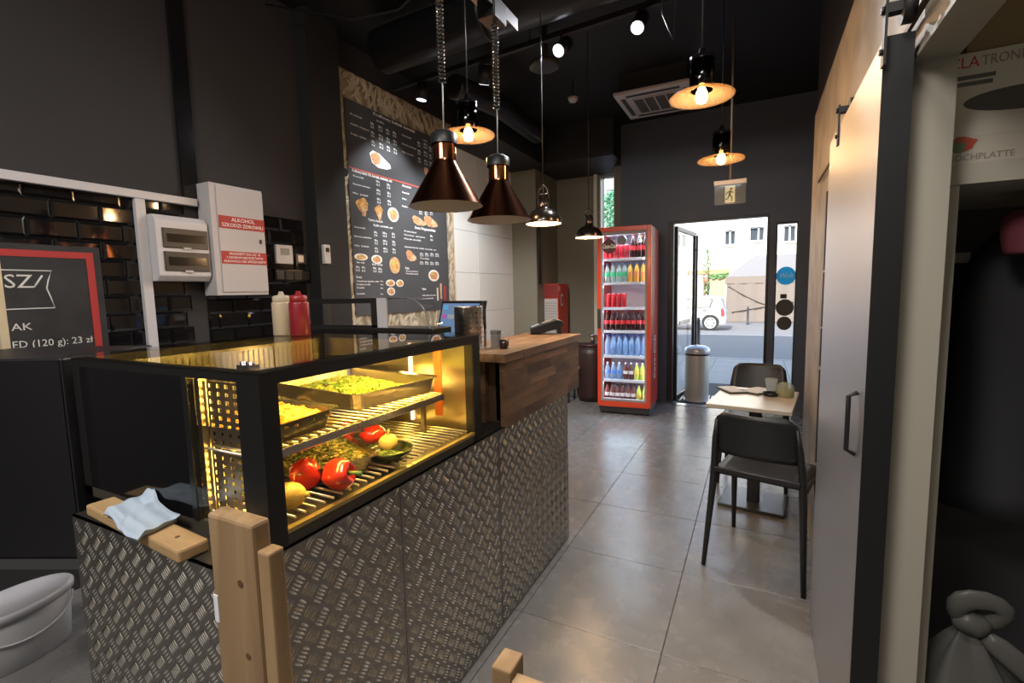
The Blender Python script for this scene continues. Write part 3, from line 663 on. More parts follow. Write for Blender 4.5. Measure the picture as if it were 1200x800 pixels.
o = bits('herb_crumbs', 'green herb crumbs in the dark green bowl', 'food', [M('herb_green', (.2, .28, .06), .7)], (-1.01, 1.13, .908), 0, 90, .045, .04, 0, .012, .004, 2)
t = thing('red_pepper_piece', 'cut red pepper half at the far end of the foil tray', 'pepper', (-1.14, 1.205, .935), 0)
mb = MB(); mb.ball((0, 0, .01), .045, 14, 8, .7, .06); mb.build('flesh', M('pepper_red'), t)
t = thing('red_pepper_wedge', 'narrow red pepper wedge leaning behind the foil tray', 'pepper', (-1.21, 1.16, .945), 20)
MB().lathe([(.002, .05), (.016, .045), (.024, .01), (.015, -.02), (.002, -.026)], 10).build('flesh', M('pepper_red'), t)
t = thing('onion_half', 'golden onion half beside the cut red pepper', 'onion', (-1.06, 1.19, .929), 0)
mb = MB(); mb.ball((0, 0, 0), .033, 16, 10, .85); mb.build('bulb', M('onion', (.75, .5, .18), .35), t)
MB().cyl((0, 0, .026), (.004, 0, .044), .006, .003, 8).build('neck', M('onion_dry', (.6, .4, .16), .6), t)

# things on top of the case
def bottle(name, label, loc, col, capcol, mat):
    t = thing(name, label, 'bottle', loc)
    MB().lathe([(0, 0), (.034, 0), (.037, .005), (.037, .125), (.034, .132), (0, .132)], 24).build('body', mat, t)
    MB().lathe([(0, .132), (.03, .132), (.032, .136), (.032, .152), (.026, .156), (.012, .158), (.007, .172), (0, .172)] if capcol else [(0, .132), (.03, .132), (.032, .136), (.032, .155), (.028, .16), (0, .16)], 20).build('cap', capcol or mat, t)
bottle('sauce_bottle', 'cream squeeze bottle with translucent top on the display case glass', (-1.665, 1.30, 1.258), 0, frost('cloudy_cap', (.8, .74, .6), .2), M('sauce_cream', (.42, .35, .24), .35))
bottle('sauce_bottle', 'red squeeze bottle on the display case glass', (-1.575, 1.305, 1.258), 0, M('cap_red', (.25, .015, .02), .4), M('sauce_red', (.2, .012, .02), .3))
# small curved glass display
t = thing('countertop_display', 'small curved glass warmer with black frame standing behind the big case glass', 'display case', (-1.868, 1.585, 1.258))
t.scale = (1.34, 1, 1)
K = .12
prof = [(0, 0), (.0, .135), (.43, .135)]+[(.43+.08*math.sin(a), .055+.08*math.cos(a)) for a in [R(q) for q in range(10, 91, 10)]]+[(.52, .015), (.53, 0)]
MB().box(-.02, .54, -.012, K, -.02, .012).build('base', FRAME, t, bevel=.003)
MB().box(0, .32, 0, .006, .115, .137).box(.295, .32, 0, .006, .012, .115).box(0, .012, 0, .006, .012, .115).box(0, .32, 0, .006, .012, .02).build('door_frame', FRAME, t)
MB().box(.32, .36, 0, .006, .012, .137).build('grey_stile', M('grey_stile', (.4, .4, .44), .4), t)
MB().box(.012, .295, .002, .005, .02, .115).build('door_pane', GLASS, t)
cg = MB(); arc = [(p[0], p[1]) for p in prof[2:]]
cg.prism([(.36, .012), (.36, .134)]+arc, 'y', .001, .004); cg.build('end_pane', GLASS, t)
cg = MB(); pts = [(.36, .137)]+arc
vs = [(x, y, z) for y in (.004, K-.01) for x, z in pts]; n = len(pts)
cg.add(vs, [(i, i+1, n+i+1, n+i) for i in range(n-1)], True).build('curved_glass', GLASS, t)
MB().tube([(x, .002, z) for x, z in pts], .0022, 6).build('edge_trim', M('edge_grey', (.25, .25, .26), .3, .6), t)
MB().box(0, .36, .006, K-.01, .131, .137).build('hood', FRAME, t)

# ------------------------------------------------------------------ wooden till counter
OAK = wood('oak_stave', (.10, .055, .03), (.24, .135, .075), 4, .5, (3, .5, 3), .3)
OAKT = wood('oak_top_stave', (.16, .085, .04), (.32, .18, .09), 4, .35, (3, .5, 3), .2)
wc = thing('till_counter', 'dark oak stave box with a wooden top on the far end of the counter', 'counter', (-1.1, 2.2, .845))
MB().box(-1.24, -.945, 1.79, 2.60, .852, 1.12).build('carcass', M('oak_core', (.1, .06, .035), .6), wc, w=True)
cache = {}
def stave(L, h, d, mat):
    k = (round(L, 3), h, d, mat.name)
    if k not in cache: cache[k] = MB().box(0, d, 0, L-.0008, 0, h-.0008).mesh('stave', mat, bevel=.0008, seg=1)
    return cache[k]
Ls = (.18, .24, .31, .21, .27)
for r in range(6):
    y = 1.735; k = r*2
    while y < 2.64:
        L = min(Ls[k % 5], 2.645-y)
        if 2.645-y-L < .08: L = 2.645-y
        piece('stave', stave(L, .045, .03, OAK), wc, (-.937+1.1, y-2.2, .852-.845+.0455*r)); y += L; k += 1
MB().box(-1.235, -1.02, 1.757, 1.79, .852, 1.12).build('end_board', OAK, wc, w=True, bevel=.001)
MB().box(-.985, -.9375, 1.79, 1.80, .86, 1.12).build('dark_recess', BLACK, wc, w=True)
for r in range(7):
    y = 1.715; k = r
    while y < 2.67:
        L = min(Ls[k % 5], 2.675-y)
        if 2.675-y-L < .08: L = 2.675-y
        piece('stave', stave(L, .05, .035, OAKT), wc, (-.90-.05*(r)+1.1, y-2.2, 1.123-.845), (0, R(-90), 0)); y += L; k += 1
lt = thing('back_worktop', 'dark raised shelf on the counter behind the oak till box', 'shelf', (-1.45, 2.25, .85))
MB().box(-1.7, -1.25, 1.97, 2.49, 1.03, 1.07).build('slab', M('worktop_dark', (.03, .03, .03), .4), lt, w=True, bevel=.003)
MB().box(-1.68, -1.27, 1.99, 2.47, .85, 1.03).build('cabinet', BLACK, lt, w=True)
lt = thing('warmer_stand', 'black box stand under the small curved glass warmer', 'stand', (-1.5, 1.64, .85))
MB().box(-1.89, -1.15, 1.572, 1.711, .85, 1.236).build('box', BLACK, lt, w=True, bevel=.003)

t = thing('till_screen', 'tilted black till touchscreen showing a blue menu grid', 'monitor', (-1.45, 2.22, 1.07), -14)
MB().box(-.1, .1, -.06, .06, 0, .012).build('foot', BLACKPL, t, bevel=.004)
MB().box(-.03, .03, .005, .03, .012, .12).build('stand', BLACKPL, t, bevel=.004)
MB().prism([(-.02, .10), (.02, .10), (.075, .295), (.035, .295)], 'x', -.16, .16).build('housing', BLACKPL, t, bevel=.004)
sc = MB(); sl = lambda s, x0, x1, a, b, d: sc.add([(x, -.02+.055*q-d, .10+.195*q) for q in (a, b) for x in (x0, x1)], [(0, 1, 3, 2)])
sl(0, -.145, .145, .07, .93, .0006); sc.build('screen', M('screen_blue', (.1, .18, .32), .2, emit=(.1, .17, .3), es=.4), t)
for i, (x0, x1, a, b, c) in enumerate(((-.135, -.10, .75, .88, (.1, .4, .7)), (-.09, -.03, .5, .62, (.3, .35, .4)), (-.025, .02, .5, .62, (.25, .3, .5)), (-.135, -.10, .5, .62, (.45, .1, .4)), (.03, .09, .75, .88, (.2, .3, .7)), (.03, .09, .3, .45, (.2, .4, .4)), (.03, .09, .55, .68, (.5, .5, .6)))):
    sc = MB(); sl(0, x0, x1, a, b, .0014); sc.build('screen_tile', M('tile_%d' % i, c, .3, emit=c, es=.2), t)
t = thing('steel_canister', 'perforated steel cutlery canister in front of the till screen', 'canister', (-1.155, 1.86, 1.158))
MB().lathe([(0, 0), (.06, 0), (.064, .006), (.064, .185), (.066, .19), (.062, .19), (.060, .184), (.060, .01), (0, .01)], 32).build('body', STEEL, t)
h = MB()
for k in range(14):
    for q in range(7): a = 2*PI*k/14; h.cyl((.0635*math.cos(a), .0635*math.sin(a), .03+.022*q), (.0648*math.cos(a), .0648*math.sin(a), .03+.022*q), .004, n=6)
h.build('perforations', BLACK, t)['kind'] = 'stuff'
t = thing('sign_holder', 'thin chrome upright card holder at the near end of the oak top', 'holder', (-1.075, 1.87, 1.158))
MB().box(-.03, .02, -.02, .02, 0, .006).box(.002, .008, -.018, -.006, .006, .205).build('bracket', CHROME, t)
t = thing('spice_tin', 'small grey square shaker tin beside the dark glass jar', 'shaker', (-1.043, 1.905, 1.158))
MB().box(-.018, .018, -.018, .018, 0, .062).build('body', M('tin_grey', (.3, .29, .28), .35, .6), t, bevel=.003); MB().box(-.019, .019, -.019, .019, .062, .082).build('lid', M('tin_lid', (.12, .12, .12), .4), t, bevel=.003)
t = thing('glass_jar', 'small glass jar half filled with dark brown sauce', 'jar', (-.998, 1.90, 1.158))
MB().lathe([(0, 0), (.02, 0), (.021, .04), (0, .04)], 18).build('contents', M('dark_sauce', (.02, .008, .006), .2), t)
MB().lathe([(.0225, 0), (.0225, .075), (.02, .078)], 18).build('glass', GLASS, t)

t = thing('card_terminal', 'black card terminal tilted on a stand on the oak top', 'card terminal', (-1.10, 2.64, 1.158), -62)
MB().prism([(-.10, .005), (-.10, .035), (-.06, .05), (.05, .085), (.09, .075), (.095, .05), (.06, .03), (-.04, .005)], 'x', -.045, .045).build('body', BLACKPL, t, bevel=.006)
MB().prism([(.06, 0), (.085, 0), (.075, .05), (.055, .045)], 'x', -.035, .035).build('stand', BLACKPL, t)
MB().prism([(-.09, .040), (-.045, .0565), (-.047, .059), (-.092, .042)], 'x', -.034, .034).build('keypad', M('keypad', (.35, .45, .62), .35), t)
MB().prism([(-.03, .0615), (.03, .0805), (.028, .083), (-.032, .064)], 'x', -.032, .032).build('screen', M('term_screen', (.5, .5, .48), .2), t)

t = thing('low_bench', 'low bench with a white tubular edge and black legs beyond the oak till counter', 'bench', (-2.1, 5.62, 0), 0)
MB().cyl((-.3, 0, .43), (.16, .06, .46), .022, n=12).build('tube', WHITEPL, t); MB().box(-.3, .04, .02, .3, .40, .43).build('seat', M('dark_brown2', (.03, .018, .015), .4), t)
for x in (-.27, .02):
    for y in (.05, .27): MB().box(x-.012, x+.012, y-.012, y+.012, 0, .40).build('leg', BLACK, t)

# ------------------------------------------------------------------ black appliance, its table and the bucket at the far left
ang = math.degrees(math.atan2(.11, .24))
t = thing('black_appliance', 'big black panel-sided kitchen appliance at the left of the display case', 'appliance', (-1.765, .645, .65), ang)
MB().box(-.5, 0, 0, .34, 0, .60).build('housing', M('appliance_black', (.010, .010, .013), .4), t, bevel=.006)
MB().box(-.495, -.005, -.004, .0, .005, .595).build('front_panel', M('appliance_panel', (.006, .006, .008), .35), t, bevel=.001)
t = thing('steel_table', 'white legged metal table under the black appliance', 'table', (-1.765, .645, 0), ang)
MB().box(-.53, .0, 0, .36, .615, .648).build('tabletop', M('table_dark', (.05, .05, .055), .4), t)
for x, y in ((-.5, .05), (-.03, .31), (-.03, .05)): MB().box(x-.018, x+.018, y-.018, y+.018, 0, .615).build('leg', WHITEPL, t)

t = thing('plastic_bucket', 'white oval plastic bucket with a lid and a thin handle on the floor', 'bucket', (-2.61, .715, 0), 97)
BK = M('bucket_white', (.42, .43, .45), .4)
MB().lathe([(0, 0), (.165, 0), (.17, .004), (.186, .215), (.184, .216), (0, .216)], 40, sy=.62).build('body', BK, t)
MB().lathe([(.186, .205), (.196, .206), (.198, .23), (.192, .238), (.180, .238), (.174, .232), (0, .234)], 40, sy=.62).build('lid', M('bucket_lid', (.5, .51, .56), .35), t)
MB().tube([(.16*math.cos(a), -.62*math.sqrt(.2**2-(.16*math.cos(a))**2)+.008*math.sin(a), .2-.09*math.sin(a)) for a in [PI*i/16 for i in range(17)]], .004, 6).build('handle', WHITEPL, t)

# ------------------------------------------------------------------ fridge with drinks
FR = 6
fr = thing('drinks_fridge', 'tall red glass-door drinks fridge with a lit interior by the entrance', 'fridge', (-1.30, 5.33, 0), 3)
FRED = M('fridge_red', (.72, .07, .025), .3)
FSIDE = M('fridge_side', (.75, .06, .05), .22)
FW = .29; FD = .58; FH = 2.08
MB().box(FW-.03, FW, .03, FD, .08, FH).build('side_wall', FSIDE, fr, bevel=.004)
text('lettering', 'Coca-Cola', WHITEINK, fr, FW+.0015, .3, .62, .2, .5, 'CENTER', (0, R(-90), PI/2), shear=.35)
MB().box(-FW, -FW+.03, .03, FD, .08, FH).build('side_wall', FSIDE, fr, bevel=.004)
INW = M('fridge_inner', (.72, .78, .85), .5)
MB().box(-FW+.03, FW-.03, FD-.03, FD, .08, FH).box(-FW+.03, FW-.03, .03, FD-.03, FH-.06, FH).box(-FW+.03, FW-.03, .03, FD-.03, .08, .13).build('liner', INW, fr)
MB().box(-FW+.01, FW-.01, .02, FD-.02, 0.02, .08).build('grille', M('fridge_base', (.06, .06, .065), .4), fr)
for x in (-.25, .25):
    for y in (.06, .5): MB().cyl((x, y, 0), (x, y, .02), .02, n=10).build('foot', BLACK, fr)
dr = MB().box(-FW, -FW+.04, -.03, .02, .10, FH).box(FW-.04, FW, -.03, .02, .10, FH).box(-FW+.04, FW-.04, -.03, .02, FH-.05, FH).box(-FW+.04, FW-.04, -.03, .02, .10, .16).build('door_frame', FRED, fr, bevel=.004)
MB().box(-FW+.04, -FW+.062, -.034, .015, .16, FH-.05).box(FW-.062, FW-.04, -.034, .015, .16, FH-.05).box(-FW+.062, FW-.062, -.034, .015, FH-.085, FH-.05).box(-FW+.062, FW-.062, -.034, .015, .16, .185).build('gasket', M('gasket_grey', (.3, .28, .28), .5), fr)
MB().box(-FW+.062, FW-.062, -.012, -.006, .185, FH-.085).build('door_glass', glass('fridge_glass', (.96, .98, 1), 0, 1.35), fr)
MB().box(-FW+.006, -FW+.036, -.055, -.03, .98, 1.2).build('handle', M('handle_black', (.03, .03, .03), .4), fr, bevel=.005)
sg = MB().prism(disc_poly(-.155, 1.875, .078, .078, 28), 'y', -.0345, -.0125).build('round_sticker', M('cola_badge', (.09, .008, .012), .35), fr)
text('lettering', 'Coca-Cola', WHITEINK, sg, -.155, -.036, 1.875, .062, .148, 'CENTER', shear=.35, bold=.0025)
MB().prism(disc_poly(-.02, 1.935, .05, .05, 24), 'y', -.0345, -.0125).build('grey_sticker', M('badge_grey', (.16, .17, .19), .4), fr)
SHZ = [.396, .67, .951, 1.21, 1.486, 1.749]
SHM = M('fridge_shelf', (.75, .8, .88), .35)
for z in SHZ:
    f = MB().box(-FW+.032, FW-.032, .05, FD-.04, z-.012, z-.004).build('shelf', SHM, fr)
    MB().box(-FW+.032, FW-.032, .035, .05, z-.03, z).build('price_rail', SHM, f)
FLED = M('fridge_led', (1, 1, 1), .5, emit=(.8, .9, 1), es=9)
MB().box(-FW+.034, -FW+.042, .03, .04, .2, 1.98).box(FW-.042, FW-.034, .03, .04, .2, 1.98).build('led_tube', FLED, fr)
lamp('fridge_light', 'AREA', (0, .06, 2.0), 3.0, (.68, .84, 1), (R(-35), 0, 0), .45, .05, fr)
for z in (1.70, 1.44, 1.16, .9, .62, .35):
    lamp('fridge_light', 'AREA', (0, .055, z), .55, (.68, .84, 1), (R(-40), 0, 0), .45, .03, fr)

def drink(name, label, group, kind, body, labelm, cap, h, r):
    t = thing(name, label, 'can' if kind == 'can' else 'bottle', (0, 0, 0), 0, group)
    if kind == 'can':
        MB().lathe([(0, 0), (r*.85, 0), (r, .008), (r, h-.012), (r*.82, h), (0, h)], 12).build('body', body, t)
        MB().lathe([(0, h), (r*.8, h), (r*.8, h+.002), (0, h+.002)], 12).build('lid', STEEL, t)
    else:
        MB().lathe([(0, 0), (r*.9, 0), (r, .01), (r, h*.55), (r*.95, h*.62), (r*.36, h*.88), (r*.34, h*.93), (0, h*.93)], 12).build('body', body, t)
        MB().lathe([(r*1.02, h*.33), (r*1.02, h*.53)], 12).build('label', labelm, t)
        MB().lathe([(r*.4, h*.92), (r*.4, h), (0, h)], 10).build('cap', cap, t)
    return t
COLA = M('cola', (.03, .008, .006), .15); LRED = M('label_red', (.6, .03, .04), .4); CRED = M('cap_red2', (.5, .03, .03), .4); CANRED = M('can_red', (.5, .02, .03), .3, .3)
CANBLK = M('can_black', (.02, .02, .022), .3, .2); WATER = frost('water_bottle', (.6, .78, .95), .5, .1); LBLUE = M('label_blue', (.12, .3, .7), .4); CBLUE = M('cap_blue', (.1, .2, .6), .4)
CLEARB = frost('clear_bottle', (.75, .88, .85), .5, .1); LGREEN = M('label_green', (.05, .55, .25), .4); ORNG = M('orange_drink', (.75, .38, .06), .25); LORG = M('label_orange2', (.8, .3, .1), .4)
TEA = M('tea_dark', (.12, .035, .03), .2); LWHITE = M('label_white', (.7, .65, .62), .4); LIME = M('lime_drink', (.5, .62, .1), .25); YEL = M('label_yellow', (.75, .6, .1), .4); CWHITE = M('cap_white', (.7, .7, .7), .4)
ORD = ['first', 'second', 'third', 'fourth', 'fifth', 'sixth', 'seventh', 'eighth']
def rank(protos, z, xs, ranks=1):
    """protos: a builder per kind of drink; the first of each kind is copied along the shelf"""
    made = {}; count = {}
    for x, key in xs:
        for q in range(ranks):
            a = fr.rotation_euler.z; lx, ly = x, .095+.085*q
            loc = (fr.location.x+lx*math.cos(a)-ly*math.sin(a), fr.location.y+lx*math.sin(a)+ly*math.cos(a), z-.004)
            if key not in made:
                made[key] = protos[key](); made[key].location = loc; o = made[key]; count[key] = [0]*ranks
                o['base'] = o['label']
            else: o = dup(made[key], loc)
            o['label'] = made[key]['base']+', '+ORD[count[key][q]]+' from left'+(' of the front row', ' of the back row')[q] if ranks > 1 else made[key]['base']+', '+ORD[count[key][q]]+' from left'
            count[key][q] += 1
    for o in COL.objects:
        if 'base' in o: del o['base']
S = lambda a, n, d: [a+d*i for i in range(n)]
rank({'r': lambda: drink('drink_can', 'red can on the top fridge shelf', 'red cans on the top fridge shelf', 'can', CANRED, None, None, .15, .027),
      'c': lambda: drink('cola_bottle', 'large cola bottle on the top fridge shelf', 'large cola bottles on the top fridge shelf', 'b', COLA, LRED, CRED, .25, .038)}, SHZ[5], [(x, 'r') for x in S(-.215, 5, .056)]+[(x, 'c') for x in (.08, .15, .215)])
rank({'g': lambda: drink('soda_bottle', 'green labelled bottle on the second fridge shelf', 'green label bottles on the second fridge shelf', 'b', CLEARB, LGREEN, CBLUE, .215, .03),
      'o': lambda: drink('orangeade_bottle', 'orange drink bottle on the second fridge shelf', 'orange bottles on the second fridge shelf', 'b', ORNG, LORG, CBLUE, .215, .03)}, SHZ[4], [(x, 'g') for x in S(-.205, 4, .065)]+[(x, 'o') for x in S(.05, 3, .07)]+[(.22, 'o')])
rank({'r': lambda: drink('drink_can', 'red can on the half empty third shelf', 'red cans on the third fridge shelf', 'can', CANRED, None, None, .155, .027)}, SHZ[3], [(x, 'r') for x in S(-.19, 4, .057)])
rank({'c': lambda: drink('cola_bottle', 'cola bottle on the fourth fridge shelf', 'cola bottles on the fourth fridge shelf', 'b', COLA, LRED, CRED, .22, .029)}, SHZ[2], [(x, 'c') for x in S(-.21, 8, .06)])
rank({'w': lambda: drink('water_bottle', 'water bottle on the fifth fridge shelf', 'water bottles on the fifth fridge shelf', 'b', WATER, WATER, CBLUE, .23, .031)}, SHZ[1], [(x, 'w') for x in S(-.205, 7, .068)], 2)
rank({'b': lambda: drink('water_bottle', 'small blue bottle on the sixth fridge shelf', 'small blue bottles on the sixth fridge shelf', 'b', WATER, LBLUE, CWHITE, .19, .031),
      'k': lambda: drink('tea_bottle', 'dark bottle with pale band on the sixth shelf', 'dark cans on the sixth fridge shelf', 'b', TEA, LWHITE, CWHITE, .19, .028),
      'y': lambda: drink('juice_bottle', 'yellow bottle on the sixth fridge shelf', 'yellow bottles on the sixth fridge shelf', 'b', LIME, YEL, CWHITE, .19, .029)}, SHZ[0], [(x, 'b') for x in S(-.205, 3, .067)]+[(x, 'k') for x in S(0.0, 2, .062)]+[(x, 'y') for x in S(.125, 2, .062)])
rank({'k': lambda: drink('tea_bottle', 'dark white-labelled bottle on the lowest level', 'dark bottles on the fridge floor', 'b', TEA, LWHITE, CANBLK, .2, .028),
      'y': lambda: drink('juice_bottle', 'lime green bottle on the lowest level', 'lime bottles on the fridge floor', 'b', LIME, YEL, CWHITE, .2, .028)}, .134, [(x, 'k') for x in S(-.21, 6, .06)]+[(x, 'y') for x in (.15, .213)])

# ------------------------------------------------------------------ far left corner
t = thing('hydrant_cabinet', 'red fire hydrant cabinet on the olive pilaster with a white grille below', 'cabinet', (-2.59, 6.33, 0))
HR = M('hydrant_red', (.62, .055, .02), .4)
MB().box(0, .20, -.18, .2, .5, 1.5).build('body', HR, t, bevel=.004)
MB().box(-.002, .195, -.186, -.181, 1.31, 1.49).build('header', M('hydrant_dark', (.25, .03, .025), .4), t)
MB().box(0, .19, -.186, -.181, .5, 1.30).build('grille_panel', M('grille_grey', (.5, .48, .46), .5), t)
for k in range(20): MB().box(.01, .18, -.19, -.186, .53+.037*k, .55+.037*k).build('grille_slat', M('grille_slat', (.38, .36, .35), .5), t)
p = MB().box(.2, .2025, -.08, .0, 1.2, 1.36).build('sticker', WHITEPL, t)
MB().box(.2025, .204, -.065, -.015, 1.23, 1.33).build('pictogram', M('picto', (.3, .03, .03), .5), p)
MB().box(.2, .2025, -.165, -.115, 1.4, 1.47).build('sticker', WHITEPL, t)
t = thing('barrel_stool', 'dark brown round stool left of the fridge', 'stool', (-1.87, 5.95, 0))
MB().lathe([(0, 0), (.16, 0), (.19, .1), (.19, .6), (.17, .7), (0, .7)], 24).build('body', M('dark_brown', (.035, .016, .014), .4), t)
MB().lathe([(0, .7), (.165, .7), (.165, .73), (0, .735)], 24).build('seat', M('dark_seat', (.05, .02, .02), .4), t)
MB().cyl((.02, .0, .735), (.02, 0, .83), .03, .02).lathe([(0, .83), (.06, .83), (.055, .845), (0, .85)], 16, (.02, 0, 0)).build('finial', STEEL, t)

# ------------------------------------------------------------------ pendant lamps and ceiling equipment
COPPER = M('copper', (.42, .16, .08), .16, 1); SHADEIN = M('shade_inside', (.62, .58, .5), .5)
CORD = M('cord_black', (.012, .012, .012), .5)
def heat_lamp(loc, label):
    t = thing('heat_lamp', label, 'lamp', loc, 0, None); x = 0
    MB().lathe([(.152, 0), (.150, .004), (.048, .175), (.046, .185), (.046, .25)], 40).build('shade', COPPER, t)
    MB().lathe([(.150, .001), (.146, .006), (.044, .176)], 40).build('shade_lining', SHADEIN, t)
    MB().lathe([(.054, .246), (.054, .285), (.03, .30), (0, .30)], 24).build('cap', BLACKPL, t)
    MB().ball((0, 0, .09), .035, 14, 9).build('bulb', M('heat_bulb', (.5, .42, .34), .2), t)
    top = 2.633-loc[2]; z1 = top-.38
    MB().tube([(0, 0, .30), (.002, 0, z1)], .0028, 6).build('cord', M('cord_grey', (.35, .34, .33), .4), t)
    MB().tube([(.013*math.cos(a), .013*math.sin(a), z1+.37*a/(2*PI*24)) for a in [2*PI*24*i/(24*9) for i in range(24*9+1)]], .0032, 5).build('coil', M('coil_black', (.03, .03, .03), .25), t)
    MB().tube([(0, 0, top-.01), (0, 0, top)], .004, 6).build('cord_end', CORD, t)
    return t
heat_lamp((-1.157, 1.717, 1.765), 'copper cone heat lamp hanging lower left on a coiled cord, nearer of the pair')
heat_lamp((-1.102, 2.078, 1.747), 'copper cone heat lamp on a coiled cord, the farther of the pair')
t = thing('lamp_rail', 'slotted metal rail near the ceiling carrying the copper heat lamps', 'rail', (-1.13, 1.71, 2.653))
MB().box(-.055, .055, -.5, .56, .065, .075).box(.05, .055, -.5, .56, 0.02, .065).build('channel', M('rail_grey', (.22, .21, .22), .35, .8), t)
MB().box(-.075, .03, -.05, .06, -.02, .065).build('cord_reel', BLACKPL, t, bevel=.006); MB().box(-.03, .06, .31, .43, -.02, .065).build('cord_reel', BLACKPL, t, bevel=.006)
for q in (-.4, .4): MB().cyl((0, q, .075), (0, q, CZ-2.653), .006, n=8).build('drop_rod', M('rod_grey', (.3, .3, .3), .3, .8), t)
DOME = M('dome_dark', (.09, .075, .068), .22, .9)
BULB = M('bulb_warm', (1, .75, .45), .4, emit=(1, .55, .22), es=30)
def dome(loc, label, top=CZ):
    t = thing('dome_pendant', label, 'lamp', loc)
    pr = [(.11, 0)]+[(.11*math.cos(a), .095*math.sin(a)) for a in [R(q) for q in range(5, 71, 8)]]
    MB().lathe(pr+[(.032, .10), (.032, .165), (.036, .166), (.036, .175), (.01, .18)], 32).build('shade', DOME, t)
    MB().lathe([(r*.97, z-.002) for r, z in pr], 32).build('shade_lining', SHADEIN, t)
    MB().ball((0, 0, .03), .026, 14, 9).build('bulb', BULB, t)
    MB().tube([(.034, 0, .13), (.03, 0, .2), (0, 0, .235), (-.03, 0, .2), (-.034, 0, .13)], .004, 6).build('yoke', DOME, t)
    MB().tube([(0, 0, .18), (0, 0, top-loc[2])], .003, 6).build('cord', CORD, t)
    lamp('bulb_light', 'POINT', (0, 0, -.005), 7.0, (1, .62, .3), (0, 0, 0), .025, parent=t)
dome((-1.181, 2.806, 1.82), 'dark dome pendant lamp over the oak till counter', 3.035)
dome((-1.221, 3.835, 1.83), 'dark dome pendant lamp nearest the fridge')
DISC = frost('disc_glass', (.72, .56, .38), .82, .3)
def disc_lamp(loc, label, pw=3.6):
    t = thing('disc_pendant', label, 'lamp', loc)
    MB().lathe([(.142, -.006), (.145, 0), (.138, .006), (.055, .03), (.05, .027), (.136, .0), (.142, -.006)], 36).build('glass_disc', DISC, t)
    MB().lathe([(.052, .03), (.055, .035), (.055, .16), (.05, .165), (.05, .03)], 24).build('cylinder', glass('smoke_tube', (.2, .17, .14), .05), t)
    MB().lathe([(.056, .16), (.056, .175), (.018, .19), (.012, .215), (0, .215)], 24).build('cap', BLACKGLOSS, t)
    MB().lathe([(0, -.03), (.02, -.024), (.028, -.005), (.024, .02), (.012, .045), (.012, .06), (0, .06)], 16).build('bulb', BULB, t)
    MB().tube([(0, 0, .21), (0, 0, CZ-loc[2])], .0035, 6).build('cord', CORD, t)
    lamp('bulb_light', 'POINT', (0, 0, -.065), pw, (1, .6, .28), (0, 0, 0), .03, parent=t)
disc_lamp((-1.431, 2.362, 2.262), 'amber glass disc pendant behind the copper heat lamps')
disc_lamp((-.255, 2.533, 2.296), 'amber glass disc pendant over the aisle, the larger of two')
disc_lamp((-.232, 3.562, 2.238), 'amber glass disc pendant nearest the exit sign')

t = thing('spot_track', 'black lighting track under the ceiling duct', 'track', (-1.5, 3.36, 3.15))
MB().box(-1.35, 1.3, -.018, .018, .0, .035, Matrix.Rotation(R(-5), 3, 'Z')).build('bar', BLACK, t)
for x in (-1.1, 0, 1.1): MB().cyl((x, 0-.087*x, .035), (x, -.087*x, .25), .006, n=6).build('hanger', BLACK, t)
SPL = M('spot_lens', (1, 1, 1), .4, emit=(.86, .88, 1), es=2.2)
def spot(loc, rx, rz, label, pw=14):
    t = thing('track_spot', label, 'spotlight', loc); Rm = Matrix.Rotation(R(rz), 3, 'Z') @ Matrix.Rotation(R(rx), 3, 'X')
    a = Rm @ Vector((0, 0, -1))
    MB().cyl(tuple(-a*.0), tuple(-a*.13), .046, n=20).build('housing', BLACKPL, t)
    MB().cyl(tuple(a*.002), tuple(-a*.004), .040, n=20).build('lens', SPL, t)
    top = -a*.07
    MB().tube([tuple(top), (top.x, top.y, max(top.z+.02, .05)), (top.x*.2, top.y*.2, 3.15-loc[2])], .008, 6).build('arm', BLACK, t)
    lamp('spot_light', 'SPOT', tuple(a*.02), pw, (.93, .95, 1), Rm.to_euler(), .03, parent=t, spot=95)
spot((-2.55, 3.47, 3.02), 10, 90, 'track spotlight pointing down beside the menu board', 30)
spot((-1.94, 3.46, 3.02), 28, 40, 'track spotlight pointing straight down right of the menu board', 110)
spot((-1.24, 3.25, 3.02), 50, 165, 'track spotlight tilted sideways toward the aisle', 22)
spot((-.71, 3.24, 3.03), 42, 172, 'track spotlight at the right end of the track tilted toward the counter', 55)
def pipe(name, label, cat, pts, r, mat, rib=0):
    t = thing(name, label, cat, pts[0]); o = Vector(pts[0]); L = [Vector(p)-o for p in pts]
    if rib:
        fine = []; rs = []
        for a, b in zip(L[:-1], L[1:]):
            n = int((b-a).length/.02)
            for i in range(n): fine.append(a.lerp(b, i/n)); rs.append(r*(1 if len(rs) % 2 else .92))
        MB().tube(fine, rs, 14).build('hose', mat, t)
    else: MB().tube(L, r, 24).build('duct', mat, t)
    return t
DUCTM = M('duct_black', (.02, .02, .021), .35, .3)
t = pipe('round_duct', 'large black round ventilation duct crossing under the ceiling', 'duct', [(-2.5, 2.95, 3.18), (1.3, 2.75, 3.18)], .15, DUCTM)
for q in (.9, 1.9, 2.9): MB().cyl((q, -.0526*q, 0), (q+.03, -.0526*q-.0016, 0), .158, n=28).build('joint_band', DUCTM, t)
pipe('flexible_duct', 'ribbed black flexible duct beside the bulkhead', 'duct', [(-2.25, 3.5, 3.08), (-2.15, 4.1, 3.1), (-2.15, 5.0, 3.08)], .1, DUCTM, 1)
o = MB().tube([(-2.9, 2.3, 3.3), (-2.3, 2.45, 3.12), (-1.9, 2.4, 3.05), (-1.3, 2.2, 3.1)], .006, 6).build('ceiling_cable', CORD); tag(o, 'thin loose cable slung under the black ceiling above the menu', 'cable')
